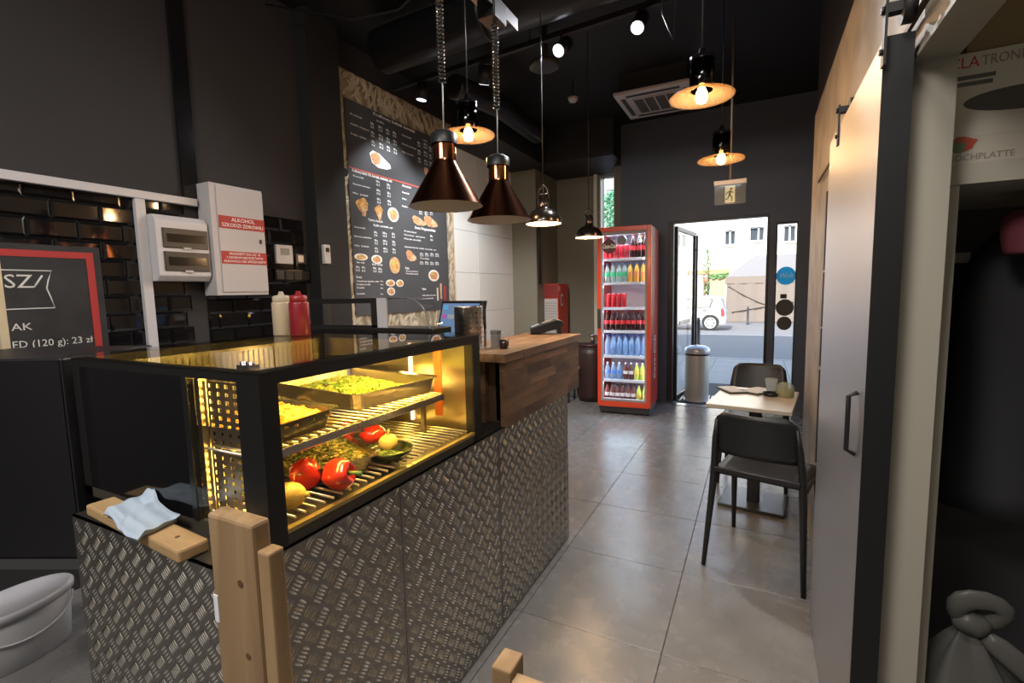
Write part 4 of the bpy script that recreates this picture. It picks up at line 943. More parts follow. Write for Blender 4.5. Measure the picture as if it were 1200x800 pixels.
o = MB().tube([(-.52, 2.9, 3.38), (-.5, 2.92, 2.9), (-.44, 2.9, 2.75), (-.42, 2.92, 3.3)], .006, 6).build('ceiling_cable', CORD); tag(o, 'looped black cable hanging left of the larger disc pendant', 'cable')

t = thing('air_conditioner', 'square white ceiling cassette air conditioner with grey grille', 'air conditioner', (-.905, 5.04, 3.2))
MB().box(-.345, .345, -.36, .36, 0, .03).build('panel', WHITEPL, t, bevel=.008)
MB().box(-.3, .3, -.3, .3, .03, .2).build('body', BLACK, t)
g = MB().box(-.2, .2, -.2, .2, -.006, 0).build('grille', M('grille_dark', (.1, .09, .085), .5), t)
for k in range(5): MB().box(-.2+.1*k-.006, -.2+.1*k+.006, -.2, .2, -.011, -.005).build('grille_bar', WHITEPL, g)
for k in range(2): MB().box(-.2, .2, -.2+.4*k-.006, -.2+.4*k+.006, -.011, -.005).build('grille_bar', WHITEPL, g)
SLOT = M('slot_dark', (.05, .05, .05), .5)
for b in ((-.24, .24, -.3, -.26), (-.24, .24, .26, .3), (-.3, -.26, -.24, .24), (.26, .3, -.24, .24)): MB().box(*b, -.004, .002).build('air_slot', SLOT, t)
t = thing('smoke_detector', 'small pale smoke detector on the black ceiling left of the cassette', 'detector', (-1.62, 4.62, CZ-.2))
MB().lathe([(0, 0), (.03, 0), (.045, .02), (.05, .04), (0, .04)], 20).build('head', WHITEPL, t); MB().cyl((0, 0, .04), (0, 0, .2), .008, n=8).build('stem', BLACK, t)
t = thing('ceiling_speaker', 'round dark ceiling speaker behind the lamp rail', 'speaker', (-1.5, 3.62, CZ-.3))
MB().lathe([(0, 0), (.1, 0), (.115, .01), (.12, .03), (.1, .05), (0, .05)], 28).build('grille', M('speaker_grey', (.045, .045, .045), .5), t); MB().cyl((0, 0, .05), (0, 0, .3), .03, n=10).build('stem', BLACK, t)

t = thing('exit_sign', 'hanging clear exit sign with a running figure above the aisle', 'sign', (-.205, 4.2, 2.19))
MB().box(-.115, .115, -.025, .025, 0, .035).build('fixture', WHITEPL, t, bevel=.004)
MB().tube([(0, 0, .035), (0, 0, CZ-2.19)], .008, 8).build('rod', M('rod_warm', (.4, .35, .28), .4, .5), t)
MB().box(-.11, .11, -.003, .003, -.145, 0).build('plate', frost('sign_plate', (.8, .85, .88), .86, .1), t)
s_ = MB().box(-.035, .035, -.0045, -.0035, -.135, -.008).build('pictogram_panel', M('sign_pale', (.45, .55, .5), .4), t)
fg = MB(); GR = M('sign_green', (.02, .07, .05), .5)
fg.prism(disc_poly(.008, -.03, .009, .009, 12), 'y', -.006, -.0045)
def limb(a, b, w):
    d = Vector((b[0]-a[0], b[1]-a[1])).normalized(); n = Vector((-d.y, d.x))*w/2
    fg.prism([(a[0]+n.x, a[1]+n.y), (b[0]+n.x, b[1]+n.y), (b[0]-n.x, b[1]-n.y), (a[0]-n.x, a[1]-n.y)], 'y', -.006, -.0045)
for a, b, w in (((.004, -.042), (-.003, -.078), .016), ((.004, -.046), (.024, -.062), .007), ((.0, -.048), (-.022, -.058), .007), ((-.022, -.058), (-.026, -.074), .007), ((-.003, -.076), (.016, -.096), .009), ((.016, -.096), (.014, -.125), .008), ((-.004, -.076), (-.014, -.102), .009), ((-.014, -.102), (-.03, -.108), .008)): limb(a, b, w)
fg.build('running_figure', GR, s_)
lamp('sign_glow', 'AREA', (0, 0, -.003), .02, (1, 1, 1), (0, 0, 0), .15, .02, t)

# ------------------------------------------------------------------ table and chairs
def chair(label, loc, rz):
    t = thing('stacking_chair', label, 'chair', loc, rz)
    # local: occupant faces +y; backrest at y = -.22
    n = 12
    def shell(z0, z1, y0, y1, hw0, hw1, th=.014, curve=.035, rows=8, crown=.0):
        vs = []
        for s in (0, 1):
            for j in range(rows+1):
                v = j/rows; z = z0+(z1-z0)*v; hw = hw0+(hw1-hw0)*v
                if v > .8: hw -= .035*((v-.8)/.2)**2
                if v < .15: hw -= .012*((.15-v)/.15)**2
                for i in range(n+1):
                    u = -1+2*i/n; vs.append((u*hw, y0+(y1-y0)*v-curve*(1-u*u)+(th if s else 0), z-crown*u*u))
        N = (rows+1)*(n+1); fs = []
        for j in range(rows):
            for i in range(n):
                a = j*(n+1)+i; q = (a, a+1, a+n+2, a+n+1); fs += [q, tuple(N+k for k in reversed(q))]
        bd = list(range(n+1))+[j*(n+1)+n for j in range(1, rows+1)]+[rows*(n+1)+i for i in range(n-1, -1, -1)]+[j*(n+1) for j in range(rows-1, 0, -1)]
        for a, b in zip(bd, bd[1:]+bd[:1]): fs.append((b, a, N+a, N+b))
        return MB().add(vs, fs, True)
    shell(.59, .81, -.195, -.255, .195, .175).build('backrest', BLACKPL, t)
    seat = MB(); pts = []
    for s in (0, 1):
        for j in range(9):
            v = j/8; y = -.19+.42*v
            for i in range(n+1):
                u = -1+2*i/n; hw = .195+.015*v-(.03*((v-.8)/.2)**2 if v > .8 else 0)
                pts.append((u*hw, y, .492-.012*(1-u*u)*math.sin(PI*v)-.02*max(0, v-.8)/.2-(.018 if s else 0)))
    N = 9*(n+1); fs = []
    for j in range(8):
        for i in range(n):
            a = j*(n+1)+i; q = (a, a+1, a+n+2, a+n+1); fs += [q, tuple(N+k for k in reversed(q))]
    bd = list(range(n+1))+[j*(n+1)+n for j in range(1, 9)]+[8*(n+1)+i for i in range(n-1, -1, -1)]+[j*(n+1) for j in range(7, 0, -1)]
    for a, b in zip(bd, bd[1:]+bd[:1]): fs.append((b, a, N+a, N+b))
    seat.add(pts, fs, True).build('seat', BLACKPL, t)
    MB().box(-.19, .19, -.222, -.198, .492, .518).build('seat_rail', BLACKPL, t, bevel=.004); MB().box(-.19, .19, .17, .19, .45, .47).build('seat_rail', BLACKPL, t, bevel=.004)
    for s in (-1, 1):
        MB().tube([(s*.222, -.25, 0), (s*.200, -.2, .40), (s*.194, -.195, .52), (s*.185, -.225, .66), (s*.172, -.245, .77)], [.011, .017, .018, .014, .009], 10).build('rear_leg', BLACKPL, t)
        MB().tube([(s*.215, .26, 0), (s*.20, .19, .465)], [.011, .018], 10).build('front_leg', BLACKPL, t)
        MB().tube([(s*.205, -.19, .475), (s*.2, .19, .46)], .014, 8).build('side_rail', BLACKPL, t)
    return t
chair('black plastic chair on the near side of the small table', (.065, 2.72, 0), -13)
chair('black plastic chair on the street side of the small table', (.015, 3.93, 0), 176)

tb = thing('cafe_table', 'small pale square table on a black pedestal by the right wall', 'table', (.005, 3.34, 0), -7)
MB().box(-.225, .225, -.31, .29, .695, .72).build('tabletop', M('table_pale', (.5, .45, .38), .22), tb, bevel=.003)
MB().box(-.035, .035, .04, .11, .02, .68).build('column', M('pedestal_black', (.02, .02, .022), .35), tb, bevel=.004)
MB().box(-.15, .15, -.03, .18, .68, .695).build('top_plate', BLACK, tb)
MB().box(-.19, .19, -.08, .26, 0, .022).build('base_plate', M('base_grey', (.06, .06, .062), .3, .3), tb, bevel=.004)
MB().cyl((-.12, .09, .022), (-.12, .09, .024), .012, n=12).build('bolt', STEEL, tb)
PAPER = M('menu_paper', (.66, .64, .6), .5)
def folder(label, loc, rz, w=.13, h=.2):
    t = thing('menu_folder', label, 'menu', loc, rz)
    MB().box(-w/2, w/2, -h/2, h/2, 0, .008).build('cover', BLACKPL, t, bevel=.002)
    MB().box(-w/2+.012, w/2-.006, -h/2+.008, h/2-.008, .008, .012).build('sheet', PAPER, t)
folder('black backed menu sheet lying at the left of the small table', (-.13, 3.50, .72), 28)
folder('black backed menu sheet lying across the middle of the small table', (.02, 3.52, .72), -35, .15, .2)
t = thing('glass_tumbler', 'small flared glass tumbler on the small table', 'glass', (.10, 3.50, .72))
MB().lathe([(0, .004), (.022, .004), (.036, .095), (.038, .095), (.025, 0), (0, 0)], 20).build('glass', frost('tumbler_glass', (.85, .9, .92), .72, .05), t)
t = thing('ashtray', 'low dark round dish in front of the tumbler', 'dish', (.095, 3.41, .72))
MB().lathe([(0, .004), (.03, .004), (.043, .022), (.047, .022), (.04, 0), (0, 0)], 22).build('dish', BLACKGLOSS, t)
t = thing('sugar_jar', 'round glass jar with yellow-green contents at the wall end of the table', 'jar', (.175, 3.42, .72))
MB().lathe([(0, 0), (.044, 0), (.048, .01), (.048, .04), (0, .042)], 24).build('contents', M('mustard', (.3, .26, .05), .4), t)
MB().lathe([(.0495, 0), (.051, .045), (.05, .06), (.04, .08), (.018, .09), (0, .092)], 24).build('glass', frost('jar_glass', (.8, .82, .75), .7, .1), t)
MB().tube([(.0, -.01, .04), (.005, -.012, .078)], .009, 8).build('spoon', M('spoon_green', (.2, .2, .04), .4), t)

# ------------------------------------------------------------------ sliding barn door on the right wall
BRUSH = bpy.data.materials.new('brushed_steel'); BRUSH.use_nodes = True
_n = BRUSH.node_tree.nodes; _l = BRUSH.node_tree.links; _b = _n['Principled BSDF']
_b.inputs['Base Color'].default_value = (.42, .42, .43, 1); _b.inputs['Metallic'].default_value = 1; _b.inputs['Roughness'].default_value = .46
_tc = _n.new('ShaderNodeTexCoord'); _mp = _n.new('ShaderNodeMapping'); _mp.inputs['Scale'].default_value = (40, 40, .5); _nz = _n.new('ShaderNodeTexNoise'); _nz.inputs['Scale'].default_value = 6
_bp = _n.new('ShaderNodeBump'); _bp.inputs['Strength'].default_value = .12; _bp.inputs['Distance'].default_value = .003
_l.new(_tc.outputs['Object'], _mp.inputs[0]); _l.new(_mp.outputs[0], _nz.inputs['Vector']); _l.new(_nz.outputs['Fac'], _bp.inputs['Height']); _l.new(_bp.outputs[0], _b.inputs['Normal'])
t = thing('sliding_door', 'brushed steel sliding barn door with black edges and a slim pull', 'door', (.26, 1.83, .008))
MB().box(-.0245, -.022, -.455, .43, .0, 1.935).build('steel_sheet', BRUSH, t)
MB().box(-.022, .028, -.458, .432, 0, 1.93).build('core', M('door_edge_black', (.006, .007, .009), .5), t)
MB().box(-.0265, .028, -.462, -.458, 0, 1.935).build('edge_strip', M('door_edge_black'), t)
MB().tube([(-.026, -.37, .97), (-.045, -.37, .98), (-.045, -.37, 1.12), (-.026, -.37, 1.13)], .006, 8).build('pull', BLACKPL, t)
for q in (-.47, .2):
    r_ = MB().cyl((.0, q, 1.985), (.022, q, 1.985), .035, n=18).build('roller', BLACK, t)
    MB().box(-.03, -.025, q-.014, q+.014, 1.87, 2.0).box(-.03, .0, q-.012, q+.012, 1.975, 1.995).build('hanger_strap', BLACK, r_)
    MB().cyl((-.036, q, 1.9), (-.03, q, 1.9), .007, n=8).cyl((-.036, q, 1.985), (-.03, q, 1.985), .009, n=8).build('bolt', BLACK, r_)
o = MB().box(.282, .290, .2, 3.2, 1.963, 1.975).build('door_track', M('track_brown', (.05, .03, .02), .4, .6)); tag(o, 'thin dark flat rail along the right wall above the sliding door', 'track')
t = thing('door_buffer', 'broken black rubber strip on the plaster wall past the sliding door', 'strip', (.298, 2.85, 0))
for a, b in ((1.48, 1.86), (1.2, 1.47), (1.0, 1.19), (.5, .98)): MB().box(-.006, .002, .0, .03, a, b).build('rubber', BLACK, t)

# ------------------------------------------------------------------ closet beyond the opening
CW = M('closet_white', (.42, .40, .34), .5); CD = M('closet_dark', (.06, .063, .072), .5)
cl = thing('closet', 'open white edged closet with a dark interior beyond the right doorway', 'closet', (.9, 1.75, 0))
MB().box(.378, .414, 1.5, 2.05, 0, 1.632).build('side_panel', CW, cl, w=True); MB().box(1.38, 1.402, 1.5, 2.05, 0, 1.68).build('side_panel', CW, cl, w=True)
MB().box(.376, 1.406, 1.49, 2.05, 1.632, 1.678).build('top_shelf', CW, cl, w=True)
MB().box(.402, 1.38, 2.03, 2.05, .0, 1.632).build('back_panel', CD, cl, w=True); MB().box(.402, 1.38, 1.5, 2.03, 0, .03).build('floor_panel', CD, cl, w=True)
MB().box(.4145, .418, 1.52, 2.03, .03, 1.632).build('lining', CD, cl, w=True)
MB().box(.46, .56, 1.9, 1.92, 1.465, 1.495).build('rail', CW, cl, w=True)
def coat(name, label, x, y, z1, z0, w, mat, d=.09, ph=0):
    t = thing(name, label, 'clothing', (x, y, z0)); n = 18; m = 12; vs = []
    for j in range(m+1):
        v = j/m; z = (z1-z0)*v; ww = w*(1-.55*max(0, v-.78)/.22)
        for i in range(n):
            a = 2*PI*i/n; rr = 1+.1*math.sin(4*a+3*v+ph)+.05*math.sin(9*a+ph)
            vs.append((ww*rr*math.cos(a), d*rr*math.sin(a)*(1-.4*max(0, v-.8)/.2), z-(.03*abs(math.cos(a)) if j == m else 0)))
    fs = [(j*n+i, j*n+(i+1) % n, (j+1)*n+(i+1) % n, (j+1)*n+i) for j in range(m) for i in range(n)]+[tuple(range(n-1, -1, -1)), tuple(range(m*n, m*n+n))]
    MB().add(vs, fs, True).build('cloth', mat, t)
    MB().tube([(0, 0, z1-z0-.01), (0, 0, z1-z0+.03)], .003, 6).build('hanger_hook', STEEL, t)
coat('burgundy_jacket', 'burgundy jacket hanging at the right edge of the closet', .635, 1.66, 1.60, 1.475, .085, M('burgundy', (.12, .02, .03), .8))
coat('dark_coat', 'long black coat hanging below the burgundy jacket', .64, 1.84, 1.56, .75, .13, M('coat_black', (.03, .032, .038), .8), ph=2)

bx = thing('hotplate_box', 'white hotplate carton with red lettering on the closet top shelf', 'box', (.75, 1.62, 1.678))
CARD = M('carton_white', (.5, .47, .4), .45)
MB().box(-.37, .2, -.12, .16, 0, .245).build('carton', CARD, bx, bevel=.002)
text('lettering', 'CLA', M('ink_red', (.5, .02, .03), .5), bx, -.405+.035, -.1205, .222, .034, .052)
text('lettering', 'TRONIC', M('ink_grey', (.25, .22, .19), .5), bx, -.313, -.1205, .222, .03, .085)
MB().box(-.366, -.288, -.1212, -.12, .186, .195).box(-.366, -.292, -.1212, -.12, .172, .181).build('printed_bar', M('ink_dark', (.08, .08, .075), .5), bx)
pl = MB().prism(disc_poly(-.225, .133, .115, .026, 28), 'y', -.1214, -.12).build('plate_picture', M('ink_plate', (.045, .04, .04), .5), bx)
MB().prism([(-.36, .092), (-.1, .10), (-.1, .06), (-.33, .06), (-.36, .07)], 'y', -.1208, -.12).build('appliance_picture', M('ink_pale', (.52, .5, .43), .5), bx)
pp = MB().prism(disc_poly(-.34, .045, .03, .016, 14, .15), 'y', -.1214, -.12).build('pepper_picture', M('ink_pepper', (.45, .07, .04), .5), bx)
MB().prism(disc_poly(-.345, .038, .016, .012, 10, .2), 'y', -.122, -.1212).build('leaf', M('ink_leaf', (.12, .2, .08), .5), pp)
text('lettering', 'KOCHPLATTE', M('ink_grey'), bx, -.362, -.1205, .014, .02, .115)
b2 = thing('brown_carton', 'plain brown carton stacked on the white hotplate carton', 'box', (.78, 1.66, 1.924))
MB().box(-.36, .2, -.12, .16, 0, .2).build('carton', M('carton_brown', (.33, .24, .12), .6), b2, bevel=.002); MB().box(-.1, -.06, -.121, .161, 0, .2012).build('tape', M('tape', (.4, .3, .16), .3), b2)

def bag():
    t = thing('plastic_bag', 'knotted white plastic carrier bag on the closet floor', 'bag', (.515, 1.58, .03))
    mb = MB(); n, m = 36, 22; vs = []
    for j in range(m+1):
        v = j/m; z = .45*v
        r = .13*(math.sin(PI*min(1, .12+v*.95))**.55)*(1-.62*max(0, v-.6)/.4)+.012
        for i in range(n):
            a = 2*PI*i/n; k = 1+.10*v*math.sin(7*a+4*v)+.06*math.sin(11*a+9*v)+.05*math.sin(3*a)
            vs.append((r*k*math.cos(a)*1.0, r*k*math.sin(a)*.6, z+.01*math.sin(5*a)))
    fs = [(j*n+i, j*n+(i+1) % n, (j+1)*n+(i+1) % n, (j+1)*n+i) for j in range(m) for i in range(n)]+[tuple(range(n-1, -1, -1)), tuple(range(m*n, m*n+n))]
    PB = frost('bag_plastic', (.2, .2, .19), .1, .35); mb.add(vs, fs, True).build('sack', PB, t)
    for pts, r in (([(0, 0, .43), (-.03, -.04, .465), (-.03, -.06, .495), (.02, -.06, .51), (.06, -.06, .495), (.05, -.04, .46), (.01, 0, .43)], [.02, .026, .027, .024, .020, .02, .02]), ([(.02, -.03, .42), (.07, -.08, .39), (.125, -.1, .34), (.15, -.1, .28), (.125, -.1, .25), (.08, -.08, .29)], [.024, .026, .022, .02, .02, .02])):
        h_ = MB().tube(pts, r, 12).build('handle', PB, t, sub=1); h_.scale = (1, .5, 1)
    t.scale = (1.12, 1.0, 1.15)
    MB().ball((0, -.01, .44), .035, 14, 8, .8, .08).build('knot', PB, t)
bag()
t = thing('red_cloth', 'dark red crumpled cloth beside the plastic bag', 'cloth', (.66, 1.53, .03)); mb = MB(); mb.ball((0, 0, .14), .075, 20, 12, 1.9, .09); mb.build('cloth', M('cloth_wine', (.08, .012, .015), .85), t)

# ------------------------------------------------------------------ entrance door, side light, bin
DF = M('door_frame_black', (.012, .012, .014), .4)
d1 = struct('door_1', MB().box(-.965, -.90, YF-.01, YF+.1, 0, 2.2).box(.085, .112, YF-.01, YF+.1, 0, 2.2).box(-.90, .085, YF-.01, YF+.1, 2.17, 2.2), DF)
a = math.atan2(.92, .115)
leaf = MB(); c = Vector((-.89, YF+.12, 0)); rt = Matrix.Rotation(a, 3, 'Z')
def lb(*q, name, mat): MB().box(*q, rt, (0, 0, 0)).build(name, mat, dl, bevel=.002)
dl = thing('glass_door_leaf', 'open glass entrance door leaf in a thin black frame with a long pull bar', 'door', tuple(c))
lb(0, .045, -.02, .02, 0, 2.15, name='stile', mat=DF); lb(.885, .93, -.02, .02, 0, 2.15, name='stile', mat=DF)
lb(.045, .885, -.02, .02, 0, .06, name='bottom_rail', mat=DF); lb(.045, .885, -.02, .02, 2.10, 2.15, name='top_rail', mat=DF)
lb(.045, .885, -.004, .004, .06, 2.10, name='pane', mat=GLASS); lb(.80, .825, -.07, -.045, .3, 2.1, name='pull_bar', mat=DF)
lb(.805, .82, -.045, -.02, .5, .52, name='standoff', mat=DF); lb(.805, .82, -.045, -.02, 1.9, 1.92, name='standoff', mat=DF)
lb(.3, .82, .02, .035, .93, .99, name='push_bar', mat=STEEL)
w2 = struct('window_2', MB().box(.178, .19, YF+.03, YF+.12, .06, 2.095).box(.373, .385, YF+.03, YF+.12, .06, 2.095).box(.19, .373, YF+.03, YF+.12, 2.08, 2.095).box(.19, .373, YF+.03, YF+.12, .06, .075), DF)
MB().box(.19, .373, YF+.07, YF+.076, .075, 2.08).build('pane', GLASS, w2)
YS = YF+.066
t = thing('blue_sticker', 'round sky blue delivery sticker on the narrow window', 'sticker', (.284, YS, 1.515))
MB().prism(disc_poly(0, 0, .095, .1, 28), 'y', 0, .0025).build('disc', frost('sticker_cyan', (.1, .62, .85), .35), t); text('lettering', 'Wolt', WHITEINK, t, 0, -.0005, 0, .08, .13, 'CENTER', shear=.25)
o = MB().box(.235, .298, YS, YS+.0025, 1.265, 1.315).build('dark_sticker', M('sticker_black', (.03, .03, .03), .5)); tag(o, 'small dark rectangular sticker under the blue round sticker', 'sticker')
for z, r, lab in ((1.165, .093, 'larger dark round sticker on the narrow window'), (.99, .076, 'smaller dark round sticker lowest on the narrow window')):
    t = thing('dark_sticker', lab, 'sticker', (.282, YS, z)); MB().prism(disc_poly(0, 0, r*.95, r, 28), 'y', 0, .0025).build('disc', M('sticker_brown', (.05, .045, .04), .5), t)
t = thing('entrance_mat', 'black ribbed entrance mat outside the door', 'mat', (-.3, 6.95, -.05))
MB().box(-.62, .75, -.6, .9, 0, .008).build('base', M('mat_black', (.018, .018, .02), .8), t)
for k in range(14): MB().box(-.6+.04*k, -.58+.04*k, -.5, -.05, .008, .016).build('rib', M('mat_rib', (.3, .3, .32), .4, .6), t)
t = thing('litter_bin', 'tall pale round pedal bin on the mat by the open door', 'bin', (-.664, 6.6, -.042))
MB().lathe([(0, 0), (.14, 0), (.145, .02), (.15, .6), (.145, .62), (0, .62)], 30).build('body', M('bin_grey', (.5, .5, .48), .4, .2), t)
MB().lathe([(.152, .61), (.155, .65), (.145, .68), (.10, .705), (0, .72)], 30).build('lid', M('bin_lid', (.6, .62, .66), .3, .3), t)
MB().lathe([(.153, .59), (.157, .592), (.157, .612), (.152, .614)], 30).build('lid_ring', BLACKPL, t)
MB().lathe([(0, 0), (.165, 0), (.165, .012), (0, .014)], 30).build('foot_ring', WHITEPL, t)

# ------------------------------------------------------------------ street
pv = struct('pavement', MB().box(-9, 9, 6.32, 10.8, -.3, -.062), M('paving_joint', (.2, .2, .2), .8))
pm = MB().box(.003, .597, .003, .597, 0, .02).mesh('paving_slab', M('paving_slab', (.21, .21, .21), .6, vary=.06, noise=(8, .08)), bevel=.002, seg=1)
for i in range(-5, 4):
    for j in range(7): piece('paving_slab', pm, pv, (-.1+.6*i, 6.6+.6*j, -.07))
ASPH = M('asphalt', (.12, .12, .125), .75, noise=(40, .1))
rd = MB(); xs = (-40, 40); zz = [(10.8, -.06), (22.4, -.45), (60, -.45)]
rd.add([(x, y, z) for y, z in zz for x in xs]+[(x, y, z-.3) for y, z in zz for x in xs], [(0, 1, 3, 2), (2, 3, 5, 4), (6, 8, 9, 7), (8, 10, 11, 9), (0, 6, 7, 1), (4, 5, 11, 10)])
struct('road', rd, ASPH)
struct('trim_9', MB().box(-9, 9, 10.72, 10.86, -.2, -.045), M('kerb_stone', (.28, .28, .28), .7))
o = MB().add([(x, y, -.06-.39*(y-10.8)/11.6+.006) for y in (19.2, 19.45) for x in (-12, 12)], [(0, 1, 3, 2)]); struct('trim_10', o, M('road_paint', (.3, .3, .3), .6))

# white hatchback, side on, rear to the right
car = thing('white_car', 'small white hatchback parked across the street, rear to the right', 'car', (-1.75, 22.42, -.45))
CARW = M('car_white', (.5, .52, .55), .25)
side = [(-2.75, .25), (-2.9, .35), (-2.93, .62), (-2.75, .78), (-2.0, .92), (-1.45, 1.36), (-1.0, 1.46), (-.2, 1.48), (.28, 1.43), (.42, 1.32), (.5, .98), (.6, .8), (.63, .5), (.58, .28), (.4, .25)]
arc1 = [(.36*math.cos(R(q)), .33+.36*math.sin(R(q))) for q in range(-12, 193, 15)]
arc2 = [(-2.35+.36*math.cos(R(q)), .33+.36*math.sin(R(q))) for q in range(-12, 193, 15)]
low = [(.4, .25)]+arc1+[(-1.95, .25)]+arc2
prof = side[:-1]+low
MB().prism(prof, 'y', 0, 1.62).build('body', CARW, car, bevel=.02)
DKG = M('car_window', (.2, .26, .2), .1); TYRE = M('tyre', (.015, .015, .015), .7)
for wpts in ([(-.02, .98), (.1, 1.34), (.0, 1.36), (-.72, 1.38), (-.76, .98)], [(-.82, .98), (-.82, 1.38), (-1.15, 1.36), (-1.62, .98)]):
    f = MB().prism([(x+(.03 if x > -.4 else -.03)*(1 if False else 0), z) for x, z in wpts], 'y', -.008, .0).build('window_seal', TYRE, car)
    cx = sum(p[0] for p in wpts)/len(wpts); cz = sum(p[1] for p in wpts)/len(wpts)
    MB().prism([(cx+(x-cx)*.88, cz+(z-cz)*.85) for x, z in wpts], 'y', -.014, -.006).build('side_window', M('car_glass', (.45, .55, .38), .1), f)
MB().box(-.3, -.14, -.015, 0, .84, .875).build('door_handle', TYRE, car)
MB().prism([(.42, .6), (.40, .9), (.47, 1.0), (.54, .85), (.57, .62)], 'y', -.01, .02).build('tail_light', M('tail_red', (.3, .05, .05), .3), car)
MB().prism([(.28, 1.43), (.45, 1.38), (.46, 1.35), (.3, 1.38)], 'y', .1, 1.5).build('spoiler', CARW, car)
for x in (0, -2.35):
    w_ = MB().cyl((x, -.02, .33), (x, .18, .33), .33, n=28).build('tyre', TYRE, car)
    MB().cyl((x, -.035, .33), (x, -.015, .33), .235, n=24).build('hubcap', M('hub', (.6, .62, .65), .35, .4), w_)
    for k in range(6): a_ = R(60*k); MB().cyl((x+.15*math.cos(a_), -.037, .33+.15*math.sin(a_)), (x+.15*math.cos(a_), -.034, .33+.15*math.sin(a_)), .035, n=8).build('hub_hole', TYRE, w_)
dark_gap = MB().prism(arc1+[(.3, .1), (-.3, .1)], 'y', .005, .3)

# market tent
tn = thing('market_tent', 'closed beige market tent with a grey hipped roof across the street', 'tent', (.9, 29.5, -.46))
TW = M('tent_wall', (.175, .142, .118), .8, bump=(2, .3)); TR = M('tent_roof', (.145, .14, .14), .8)
ex, ey, ez, rz_ = 2.35, 1.5, 2.38, 3.5
MB().add([(-ex, -ey, ez), (ex, -ey, ez), (ex, ey, ez), (-ex, ey, ez), (-1.07, 0, rz_), (1.07, 0, rz_), (-ex, -ey, ez-.05), (ex, -ey, ez-.05), (ex, ey, ez-.05), (-ex, ey, ez-.05)], [(0, 1, 5, 4), (1, 2, 5), (2, 3, 4, 5), (3, 0, 4), (0, 6, 7, 1), (1, 7, 8, 2), (2, 8, 9, 3), (3, 9, 6, 0), (6, 9, 8, 7)]).build('roof', TR, tn)
MB().box(-ex-.03, ex+.03, -ey-.04, -ey, ez-.36, ez).box(-ex-.04, -ex, -ey, ey, ez-.36, ez).build('valance', TW, tn)
mb = MB(); n = 40; vs = [(-ex+2*ex*i/n, -ey+.02*math.sin(i*1.1)+.012*math.sin(i*2.7)-.02*k, .03+(ez-.33)*k) for k in (0, 1) for i in range(n+1)]
mb.add(vs, [(i, i+1, n+2+i, n+1+i) for i in range(n)], True); mb.box(-ex, ex, -ey+.05, -ey+.06, 0, ez-.3).box(-ex, -ex+.01, -ey, ey, 0, ez-.3).box(ex-.01, ex, -ey, ey, 0, ez-.3).box(-ex, ex, ey-.01, ey, 0, ez-.3).build('side_wall', TW, tn)
FOLD = M('tent_fold', (.14, .11, .09), .8)
MB().tube([(-ex+.1+.1*i, -ey-.05, ez-.45-1.25*(1-(1-i/28)**1.6)) for i in range(29)], .03, 6).build('fold', FOLD, tn)
MB().tube([(-ex+.3+.11*i, -ey-.05, .55+.02*i-.0*i) for i in range(30)], .03, 6).build('fold', FOLD, tn)
for x in (-ex, ex): MB().cyl((x, -ey, 0), (x, -ey, ez), .03, n=8).build('pole', WHITEMET, tn)

# building opposite
FAC = M('facade_cream', (.80, .76, .66), .8, bump=(30, .1))
bd = thing('apartment_building', 'pale rendered apartment building behind the market tent', 'building', (1, 31.85, -.45))
fb = MB(); x0, x1, H = -7.6, 14, 11
holes = [(-1.81, -1.18, 3.84, 4.72), (-.48, .33, 3.98, 4.82), (1.25, 1.9, 3.83, 4.77)]
holes = [(-4.6, -3.9, 3.84, 4.72)]+holes+[(3.4, 4.1, 3.83, 4.77)]
xx = x0
for a, b, c_, d_ in holes:
    fb.box(xx, a, 31.85, 32.15, -.45, H).box(a, b, 31.85, 32.15, -.45, c_).box(a, b, 31.85, 32.15, d_, H); xx = b
fb.box(xx, x1, 31.85, 32.15, -.45, H).box(x0, x1, 32.15, 40, -.45, H).build('facade', FAC, bd, w=True)
WFR = M('window_white', (.75, .75, .75), .5); WPN = M('window_pane_dark', (.05, .06, .07), .1)
for k, (a, b, c_, d_) in enumerate(holes):
    m_ = (a+b)/2 if k != 2 else a+(b-a)*.6
    f = MB().box(a, a+.06, 31.95, 32.05, c_, d_).box(b-.06, b, 31.95, 32.05, c_, d_).box(m_-.04, m_+.04, 31.95, 32.05, c_, d_).box(a+.06, b-.06, 31.95, 32.05, c_, c_+.07).box(a+.06, b-.06, 31.95, 32.05, d_-.07, d_).build('window', WFR, bd, w=True)
    MB().box(a+.06, b-.06, 32.03, 32.06, c_+.07, d_-.07).build('pane', WPN, f, w=True)
    MB().box(a-.06, b+.06, 31.75, 31.95, c_-.06, c_).build('sill', WFR, f, w=True)
MB().box(-1.82, -1.17, 31.8, 31.85, 5.27, 5.37).build('vent', M('vent_grey', (.5, .46, .4), .6), bd, w=True)
MB().box(-5.5, -1.5, 31.75, 31.85, 2.2, 2.46).build('shop_cornice', M('cornice_brown', (.4, .25, .12), .7), bd, w=True)
MB().box(-5.2, -2.95, 31.8, 31.85, -.4, 2.2).build('shop_wall', M('shop_pink', (.72, .46, .38), .7), bd, w=True)
MB().box(-3.5, -3.25, 31.78, 31.8, 1.45, 1.7).build('plaque', M('vent_grey', (.5, .46, .4), .6), bd, w=True)
MB().box(-2.9, -2.85, 31.6, 31.85, -.4, 1.95).box(-2.9, -1.95, 31.5, 31.85, 1.7, 1.98).build('shop_awning', M('awning_red', (.65, .1, .1), .6), bd, w=True)
f = MB().box(-2.85, -1.6, 31.8, 31.86, -.4, 1.7).build('shop_window', M('shop_dark', (.16, .2, .2), .2), bd, w=True)
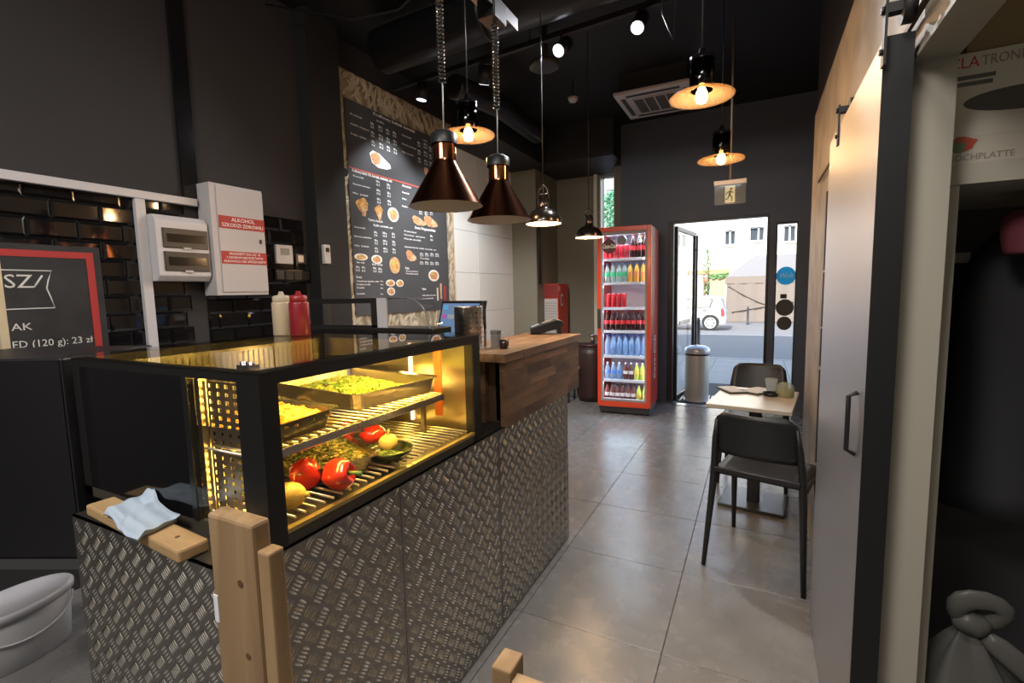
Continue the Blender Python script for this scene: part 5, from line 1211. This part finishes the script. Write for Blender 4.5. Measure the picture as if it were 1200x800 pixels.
MB().box(-2.75, -2.65, 31.75, 31.8, -.4, 1.6).box(-2.3, -2.2, 31.75, 31.8, -.4, 1.4).box(-2.75, -2.2, 31.75, 31.8, 1.3, 1.4).build('shop_frame', WFR, f, w=True)
b2 = thing('corner_building', 'cream building beyond the gap, seen through the narrow street window', 'building', (-12, 33, -.45))
MB().box(-5, 2.75, 0, 6, 0, 12).build('facade', FAC, b2)
for k in range(3): MB().box(-4+2*k, -3+2*k, -.05, 0, 6.2, 7.6).build('window', WPN, b2)

def tree(name, label, loc, h, crown, n, leaf, sz, group=None):
    t = thing(name, label, 'tree', loc)
    MB().tube([(0, 0, 0), (.05, 0, h*.5), (0, .05, h*.9)], [.012*h, .009*h, .003*h], 8).build('trunk', M('bark', (.12, .09, .06), .8), t)
    mb = MB()
    for i in range(n):
        cx, cy, cz, r0, r1 = crown; a = random.uniform(0, 2*PI); q = random.random()**.5; zz = random.uniform(-1, 1)
        k = math.sqrt(max(0, 1-zz*zz)); p = Vector((cx+r0*q*k*math.cos(a), cy+r0*q*k*math.sin(a), cz+r1*zz))
        u = Vector((random.uniform(-1, 1), random.uniform(-1, 1), random.uniform(-1, 1))).normalized(); v = u.orthogonal().normalized(); s = sz*random.uniform(.6, 1.3)
        mb.add([p-u*s, p-v*s*.5, p+u*s, p+v*s*.5], [(0, 1, 2, 3)])
    o = mb.build('foliage', leaf, t); o['kind'] = 'stuff'
    return t
LEAF = M('leaf_green', (.12, .22, .07), .6, noise=(6, .3)); LEAFB = M('leaf_fresh', (.1, .28, .16), .6)
tree('sapling', 'thin street sapling between the car and the far shopfront', (-2.22, 26.2, -.45), 4.1, (0, 0, 2.6, .28, 1.1), 260, LEAF, .07)
tree('street_tree', 'green street tree seen through the narrow window by the fridge', (-7.55, 28.5, -.45), 7.5, (0, 0, 5.6, 1.3, 1.9), 2200, LEAFB, .12)
t = thing('shop_hedge', 'low green hedge in front of the far shopfront', 'hedge', (-2.0, 31.2, -.45))
MB().box(-.5, .5, -.15, .15, 0, 2.35).build('planter', M('planter_tan', (.4, .3, .18), .7), t)
mb = MB()
for i in range(300):
    p = Vector((random.uniform(-.5, .5), random.uniform(-.25, .25), 2.35+random.uniform(0, .3))); s = .07; mb.box(p.x-s, p.x+s, p.y-s*.3, p.y+s*.3, p.z-s*.4, p.z+s*.4, Matrix.Rotation(random.uniform(0, 3), 3, 'X'))
mb.build('foliage', LEAF, t)['kind'] = 'stuff'
t = thing('street_lamp', 'grey street lamp arm seen through the narrow window', 'street lamp', (-8.6, 30.5, -.45))
MB().cyl((-.6, 0, 0), (-.6, 0, 7.9), .06, .04, 10).build('pole', M('lamp_grey', (.2, .2, .2), .5), t); MB().tube([(-.6, 0, 7.8), (-.2, 0, 8.0), (.1, 0, 8.02)], .03, 6).build('arm', M('lamp_grey'), t); MB().box(.0, .55, -.1, .1, 7.97, 8.07).build('head', M('lamp_grey'), t, bevel=.03)
def bollard(label, loc, h):
    t = thing('bollard', label, 'bollard', loc)
    MB().lathe([(0, 0), (.075, 0), (.06, .06), (.05, .1), (.045, h*.86), (.055, h*.88), (.055, h*.91), (.035, h*.93), (.045, h*.96), (.03, h), (0, h+.005)], 14).build('post', M('bollard_grey', (.04, .045, .055), .5), t)
bollard('dark street bollard in front of the market tent', (-.36, 26.3, -.45), .9)
bollard('dark street bollard nearest the entrance, beside the door leaf', (-1.37, 13.8, -.155), .76)

# the storeys above the shop, whose shade lies over the street
struct('upper_storeys', MB().box(-14, 14, -8, 6.32, CZ+.12, 13.5), M('upper_wall', (.4, .38, .35), .8))
